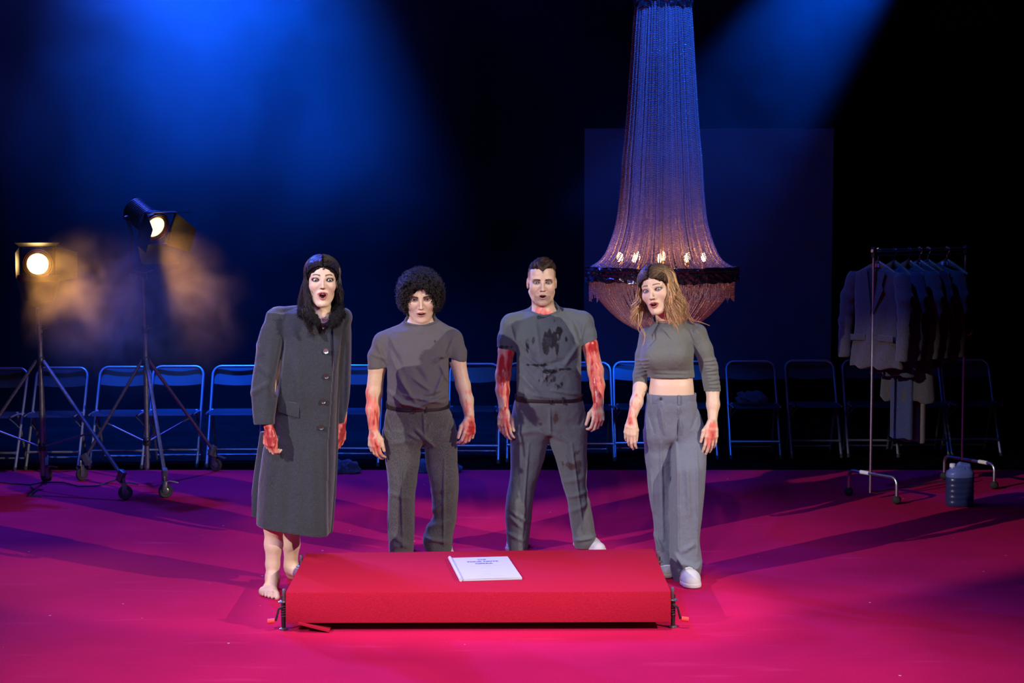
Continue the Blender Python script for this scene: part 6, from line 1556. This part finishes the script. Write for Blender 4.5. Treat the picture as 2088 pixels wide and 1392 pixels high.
# ================================================================== woman in the long coat
def coat_woman():
    Y = 9.5; P = Person((PZ(575, 1195)[0], Y, 0), 'person'); u = P.px(Y)
    S = lambda x, y, d=0: PY(x, y, Y + d)
    H_ = Head((658, 571), Y - .12, 1.07, 8, -5, 1, open_=.024, mw=.0225, female=True, jaw=.95, nose=1.0)
    H_.eo = 1.0; H_.ex = .0352
    lo = [S(505, 800)[0], Y - .40, -.005]; hi = [S(725, 800)[0], Y + .36, H_.C[2] + .17]
    fd = Field(lo, [hi[0], hi[1], .62], .0034)
    # lower legs and bare feet
    aR = PY(556, 1163, 9.52); fR = PZ(553, 1200); tipR = PZ(571, 1221)
    kR = PY(556, 1060, 9.50)
    fd.chain([PY(558, 1010, 9.50), PY(558, 1075, 9.50), PY(558, 1110, 9.51), PY(556, 1150, 9.52), (aR[0], aR[1], .085)], [.056, .052, .049, .037, .034], 0, kk=.02)
    hx = np.array([aR[0] - .004, 9.56, .034]); bl = np.array([tipR[0] - .045, 9.34, .030]); bl2 = bl + np.array([-.055, .02, -.006])
    fd.caps(hx, (aR[0], 9.53, .06), .034, .036, .02); fd.caps((aR[0] - .002, 9.50, .070), bl + np.array([-.01, .03, .006]), .034, .026, .03); fd.caps(hx + [0, -.02, -.006], bl2, .030, .022, .03); fd.caps(bl, bl2, .026, .021, .02)
    toes = [((.018, -.004), .0150, .052), ((-.008, .000), .0105, .046), ((-.027, .008), .0098, .040), ((-.044, .018), .0092, .033), ((-.060, .032), .0085, .026)]
    for (dx, dy), r, L_ in toes:
        p = bl + np.array([dx, dy - .01, -.006]); d = np.array([.25, -.95, -.10]); d /= np.linalg.norm(d)
        fd.chain([p, p + d * L_ * .6 + [0, 0, .004], p + d * L_ + [0, 0, -.010]], [r, r * .9, r], .006)
    fd.chain([PY(595, 1010, 9.72), PY(595, 1075, 9.72), PY(594, 1110, 9.73), PY(593, 1150, 9.75), (PY(593, 1175, 9.76)[0], 9.76, .085)], [.055, .050, .046, .036, .033], 0, kk=.02)
    hL = np.array([PY(593, 1175, 9.76)[0], 9.80, .034]); bL = hL + np.array([.10, -.17, -.002])
    fd.caps(hL, hL + [0, -.03, .03], .033, .034, .02); fd.caps(hL + [.01, -.05, .034], bL, .033, .024, .03); fd.caps(hL + [.02, -.02, -.006], bL + [.04, .03, -.008], .028, .02, .03)
    for k in range(5):
        p = bL + np.array([-.012 + .017 * k, -.006 + .012 * k, -.006]); d = np.array([.5, -.86, -.1]); fd.chain([p, p + d * (.045 - .005 * k)], [.013 - .001 * k, .011 - .0008 * k], .005)
    V1, Q1 = fd.mesh(); del fd
    fd = Field([lo[0], Y - .34, S(600, 935)[2]], [hi[0], Y + .22, hi[2]], .0028)
    H_.sdf(fd)
    fd.caps(H_.W((0, .024, -.058)), S(655, 655, .0), .050, .054, .03)
    fd.caps(S(655, 660, -.03), S(650, 690, .03), .06, .09, .05)
    fd.caps(S(640, 690, .03), S(630, 900, .03), .10, .11, .05)
    for a, b in (((640, 668), (580, 660)), ((665, 668), (695, 665))): fd.caps(S(*a, .03), S(*b, .02), .025, .02, .03)
    fd.chain([S(575, 675), S(556, 760, -.05), S(543, 820, -.14), S(547, 868, -.20)], [.04, .04, .036, .026], .02, kk=.02)
    fd.chain([S(697, 690, .05), S(700, 780, .06), S(697, 860, .05)], [.03, .03, .026], .02, kk=.02)
    hand(fd, S(549, 872, -.20), (.00, -.10, -1), (.85, -.50, 0), (.5, .8, 0), 1.0, curl=(30, 55, 35), thumb=(20, -4), spread=.0)
    hand(fd, S(696, 864, .05), (-.05, -.15, -1), (-.6, -.8, 0), (-.8, .6, 0), .98, curl=(20, 35, 20), thumb=(25, 5), spread=.0)
    V2, Q2 = fd.mesh(); del fd
    V = np.concatenate([relax(V1, Q1, 1), relax(V2, Q2, 1)]); Q = np.concatenate([Q1, Q2 + len(V1)])
    skin = np.array([.60, .44, .32]); col = np.tile(skin, (len(V), 1)); wet = np.zeros(len(V))
    blood_paint(V, col, wet, [(S(549, 870, -.2), S(552, 915, -.25), .085, .80), (S(696, 865, .05), S(694, 910, 0), .06, 1.0)], (.26, .02, .022), 4.0)
    H_.paint(V, col, wet, dict(skin=0, lips=(.32, .075, .075), lipk=.9, browc=(.012, .008, .008), brow=(.0225, .0042, .0055, -.001), browk=.97, shadowk=.92, linerk=.95, shadow=(.045, .028, .026)))
    # painted toenails
    P.root = tag(P.pobj('person', V, Q, M['skin'], col, {'wet': wet}), 'barefoot woman with long dark hair and open mouth in a long grey overcoat', 'person', P.group)
    P.root.location = tuple(P.base)
    H_.eyes(P.root, P.base, (.05, .032, .022), -H_.C / np.linalg.norm(H_.C) + np.array([.08, 0, .08]))
    # dark grey dress neckline seen in the coat opening, necklace
    # hair
    f2 = Field(H_.C - .26, H_.C + .22, .0048)
    f2.ell(H_.W((0, .020, .046)), np.array((.087, .110, .088)) * H_.s, R=H_.R)
    f2.ell(H_.W((-.012, .050, -.05)), np.array((.085, .055, .090)) * H_.s, .03, R=H_.R)
    f2.ell(H_.W((0, -.128, -.012)), np.array((.0635, .086, .080)) * H_.s, .008, 'sub', R=H_.R)
    f2.ell(H_.W((0, -.065, -.075)), np.array((.074, .085, .085)) * H_.s, .008, 'sub', R=H_.R)
    f2.disp(lambda x, y, z: (.0025 * fbm(x * 50, y * 50, z * 14, 2)), .03)
    hv, hq = f2.mesh(); hr = P.pobj('hair', hv, hq, M['hair_base'], np.tile([.010, .008, .008], (len(hv), 1)))
    rs = np.random.RandomState(8); paths = []; cols = []; T = 24
    for i in range(2600):
        sd = 1 if rs.rand() < .42 else -1
        a1 = math.radians(rs.uniform(64, 175)); a0d = rs.uniform(2, 56); e_m = .32 - .44 * (a0d / 56) ** 2; e0 = e_m + (1.35 - e_m) * rs.rand() ** 1.5; th = np.minimum(1.42, np.linspace(e0, -.2, 10) + (1.3 - e0) * .40 * np.sin(np.linspace(0, 1, 10) ** .75 * math.pi))
        aa = math.radians(a0d) + (a1 - math.radians(a0d)) * np.clip(np.linspace(0, 1.5, 10), 0, 1) ** .8; rr_ = 1.0 + rs.uniform(.0, .08)
        x = sd * .088 * rr_ * np.sin(aa) * np.cos(th); y = .020 - .112 * rr_ * np.cos(aa) * np.cos(th); z = .042 + .090 * rr_ * np.sin(th)
        sk = np.stack([x, y, z], 1); end = sk[-1]
        ln = rs.uniform(.08, .14) if sd > 0 else rs.uniform(.12, .25) * (1 if a1 < 2.2 else .75)
        td = np.linspace(0, 1, 15)[1:, None]
        out = np.array([sd * .010 * rs.uniform(-.6, 1.2) - (.020 if sd < 0 and a1 > 1.6 else -.022 * (sd < 0) * rs.uniform(.3, 1.8)), -.045 * (a1 < 1.7) * (sd < 0), 0])
        fall = end + td * np.array([0, 0, -ln]) + out * td ** 1.2
        p = np.concatenate([sk, fall]); p[10:, 1] = np.maximum(p[10:, 1], -.085)
        p = wavy(p, .0105, rs.uniform(1.8, 2.2), math.floor(rs.uniform(0, 4)) * 1.4, .35)
        paths.append(H_.C + (p * H_.s) @ H_.R.T); g = rs.uniform(.6, 2.0); cols.append(np.tile(np.array([.011, .009, .009]) * g, (T, 1)))
    hair_mesh(P, 'long_locks', np.array(paths), .0018, np.array(cols)).parent = hr
    lock = np.array([S(a, b, -.17) for a, b in ((622, 632), (628, 650), (632, 668), (640, 684))]); pp = []; cc_ = []; tt = np.linspace(0, 1, 16)
    for k in range(90):
        c = smooth_path(lock, 16); c[:, 0] += .006 * np.sin(tt * 9 + k * .1); off = rs.uniform(-.017, .017, 3) * np.array([1, .7, .6]); c += off * (1.1 - tt ** 2)[:, None]; pp.append(c); cc_.append(np.tile(np.array([.011, .009, .009]) * rs.uniform(.6, 2), (16, 1)))
    hair_mesh(P, 'front_lock', np.array(pp), .0017, np.array(cc_)).parent = hr
    k = MB(); jp = H_.W((0.004, -.0885, .060)); k.lathe([(0, -.012), (.0045, -.008), (.005, -.003), (.0015, .006), (0, .009)], 12, tuple(jp)); P.mb(k, 'forehead_jewel', M['button'])
    # coat
    f3 = Field([S(500, 800)[0], Y - .34, S(600, 1112)[2]], [S(726, 800)[0], Y + .42, S(600, 605)[2]], .0048)
    f3.zloft(rows_px([(622, 634, 676, .9, .03), (630, 600, 700, .55, .03), (640, 574, 706, .50, .02), (665, 568, 702, .56), (700, 570, 698, .62, -.01), (740, 566, 695, .66, -.02), (790, 560, 693, .68, -.02), (840, 552, 692, .68), (880, 543, 690, .66), (930, 533, 688, .66), (990, 526, 685, .66), (1045, 523, 681, .66), (1088, 522, 677, .66)], Y), n=2.45, cap=.006)
    # padded shoulders, set-in sleeves
    f3.caps(S(632, 640, .03), S(572, 645, .03), .050, .055, .03); f3.caps(S(676, 640, .03), S(696, 648, .04), .048, .050, .03)
    f3.zloft(rows_px([(640, 548, 590, .9, 0), (668, 533, 585, .95, -.02), (700, 525, 582, .95, -.04), (740, 520, 574, .95, -.08), (790, 512, 566, 1.0, -.13), (830, 513, 563, 1.0, -.16), (866, 516.5, 562, 1.0, -.19)], Y), .014, n=2.15, cap=.004)
    f3.ell(S(562, 645, .01), (.055, .06, .048), .03)
    f3.zloft(rows_px([(648, 680, 713, 1.4), (680, 680, 716, 1.4), (740, 682, 716, 1.4), (800, 684, 714, 1.4), (862, 688, 706, 2.0)], Y, dy=.06), .012, n=2.1, cap=.004)
    f3.ell(S(701, 646, .05), (.040, .06, .040), .03)
    # back vent panel swinging behind
    f3.zloft(rows_px([(880, 531, 560, .8), (960, 519, 556, .7), (1040, 510, 550, .7), (1056, 510, 548, .7)], Y, dy=.20), .015, n=2.2, cap=.004)
    folds(f3, .012, 5, 2.0, 7.7, .3)
    strokes(f3, [(590, 720, 575, 830, 6, 8), (612, 740, 622, 850, 7, 9), (640, 900, 648, 1080, 7, 12), (560, 900, 545, 1070, 6, 10), (600, 920, 590, 1080, -6, 12), (583, 690, 566, 800, -7, 5), (535, 740, 560, 760, 6, 6), (522, 795, 556, 775, 6, 6), (528, 700, 545, 720, 5, 5), (705, 700, 700, 840, -6, 4), (660, 900, 668, 1085, 4, 6), (600, 660, 615, 720, 4, 8), (560, 690, 552, 840, 4, 6)], Y)
    # overlapping front edge and the open collar
    xe = lambda Z: np.interp(Z, [S(0, 1095)[2], S(0, 900)[2], S(0, 745)[2], S(0, 640)[2]], [S(671, 1095)[0], S(672, 900)[0], S(683, 745)[0], S(683, 640)[0]])
    f3.disp(lambda x, y, z: .010 * (x > xe(z)) * (y < Y) + .004 * np.exp(-((x - xe(z) - .003) / .004) ** 2) * (y < Y))
    f3.ell(S(660, 634, -.09), (.050, .11, .062), .008, 'sub')
    f3.ell(S(657, 622, .0), (.070, .085, .050), .008, 'sub')
    f3.op(lambda X, Yy, Z: -(Z - (S(600, 1074, -.1)[2] - .16 * (X - S(522, 1000)[0]) + .10 * np.clip(X - S(660, 1000)[0], 0, 1) * 3.2 + 0.0 * Yy)), S(500, 1130, -.3), S(730, 1000, .45), .0, 'int')
    m = cloth('charcoal_herringbone_coat', (.024, .030, .039), noise=.40, nscale=260, bump=.5, weave=300, sheen=.35)
    ct = P.from_field('coat', f3, m)
    def front(x, y, d=.0):
        """point just in front of the coat body at a photo pixel"""
        r = [q for q in rows_px([(640, 574, 706, .50, .02), (665, 568, 702, .56), (700, 570, 698, .62, -.01), (740, 566, 695, .66, -.02), (790, 560, 693, .68, -.02), (840, 552, 692, .68), (880, 543, 690, .66)], Y)]
        z = S(x, y)[2]; rr_ = np.array(sorted(r)); cx, cy, a, b = [np.interp(z, rr_[:, 0], rr_[:, j]) for j in (1, 2, 3, 4)]
        xx = S(x, y)[0]; uu = min(.97, abs((xx - cx) / a)); return PY(x, y, cy - b * (1 - uu ** 2.45) ** (1 / 2.45) - d)
    for i, (x, y) in enumerate(((660, 666), (664.5, 716), (665, 767), (659, 818), (655, 871))):
        c = front(x, y, .010); k = MB(); k.lathe([(0, -.004), (.0125, -.004), (.0145, -.001), (.0135, .003), (.010, .0015), (0, .001)], 20, tuple(c), rot=Matrix.Rotation(math.radians(88), 3, 'X'))
        for dx, dy in ((-.003, -.003), (.003, -.003), (.003, .003), (-.003, .003)): k.tube([(c[0] + dx, c[1] - .001, c[2] + dy), (c[0] + dx, c[1] - .0035, c[2] + dy)], .0012, 6)
        P.mb(k, 'button', M['button_metal'] if i == 1 else M['button'], ct)
    k = MB(); pts = [front(a, b, .006) for a, b in ((567, 815), (611, 822), (609, 852), (568, 840))]; k.poly([tuple(p) for p in pts], .010, (0.15, -1, 0)); P.mb(k, 'pocket_flap', m, ct, bevel=.003)
    lm = cloth('coat_lining_navy', (.030, .035, .055), noise=.1, bump=.1, sheen=.1)
    k = MB(); pts = [front(a, b, .012) for a, b in ((678, 652), (701, 652), (699, 668), (683, 746), (680, 700))]; k.poly([tuple(p) for p in pts], .008, (0.3, -1, 0)); P.mb(k, 'lapel', lm, ct, bevel=.002)
    # black fur collar
    fc = Field([S(590, 650)[0], Y - .34, S(600, 690)[2]], [S(715, 650)[0], Y + .2, S(600, 600)[2]], .0045)
    c0 = [S(649, 662, -.20), S(634, 646, -.18), S(620, 634, -.08), S(622, 624, .04), S(640, 618, .12), S(668, 618, .12), S(688, 626, .04), S(690, 640, -.08), S(681, 652, -.16), S(674, 662, -.19)]
    fc.chain(c0, [.014, .026, .030, .030, .030, .030, .028, .028, .025, .015], 0, kk=.02)
    fc.disp(lambda x, y, z: .022 * fbm(x * 42, y * 42, z * 42, 3), .04)
    fv, fq = fc.mesh(); fu = mat('black_fur', (.004, .004, .005), rough=.8, spec=.2)
    co = P.pobj('fur_collar', fv, fq, fu, parent=ct)
    nr = fv[rs.choice(len(fv), 4000)]; ax0 = np.array(c0); pp = []
    for p in nr:
        q = ax0[np.argmin(np.linalg.norm(ax0 - p, axis=1))]; d = p - q; d = d / (np.linalg.norm(d) + 1e-6) + rs.uniform(-.6, .6, 3) + np.array([0, 0, -.3]); pp.append(p + d * rs.uniform(.005, .011) * np.linspace(-.1, 1, 5)[:, None] + np.array([0, 0, -.004]) * (np.linspace(0, 1, 5) ** 2)[:, None])
    fV, fF, _ = strands(np.array(pp), .0009, 3); P.pobj('fur', fV, fF, fu, parent=co)
    # grey dress front in the opening
    k = MB(); nk = [S(a, b, -.17) for a, b in ((664, 652), (672, 652), (677, 700), (664, 700))]
    k = MB(); k.tube([tuple(S(657, 652, -.155)), tuple(S(660, 655, -.165)), tuple(S(666, 656, -.168)), tuple(S(671, 652, -.16))], .0022, 6)
    for j in range(7): k.lathe([(0, -.004), (.0035, 0), (0, .004)], 6, tuple(S(658 + j * 1.9, 650.5 + 2.4 * (1 - ((j - 3) / 3) ** 2), -.168)))
    P.mb(k, 'necklace', M['chrome'])
coat_woman()
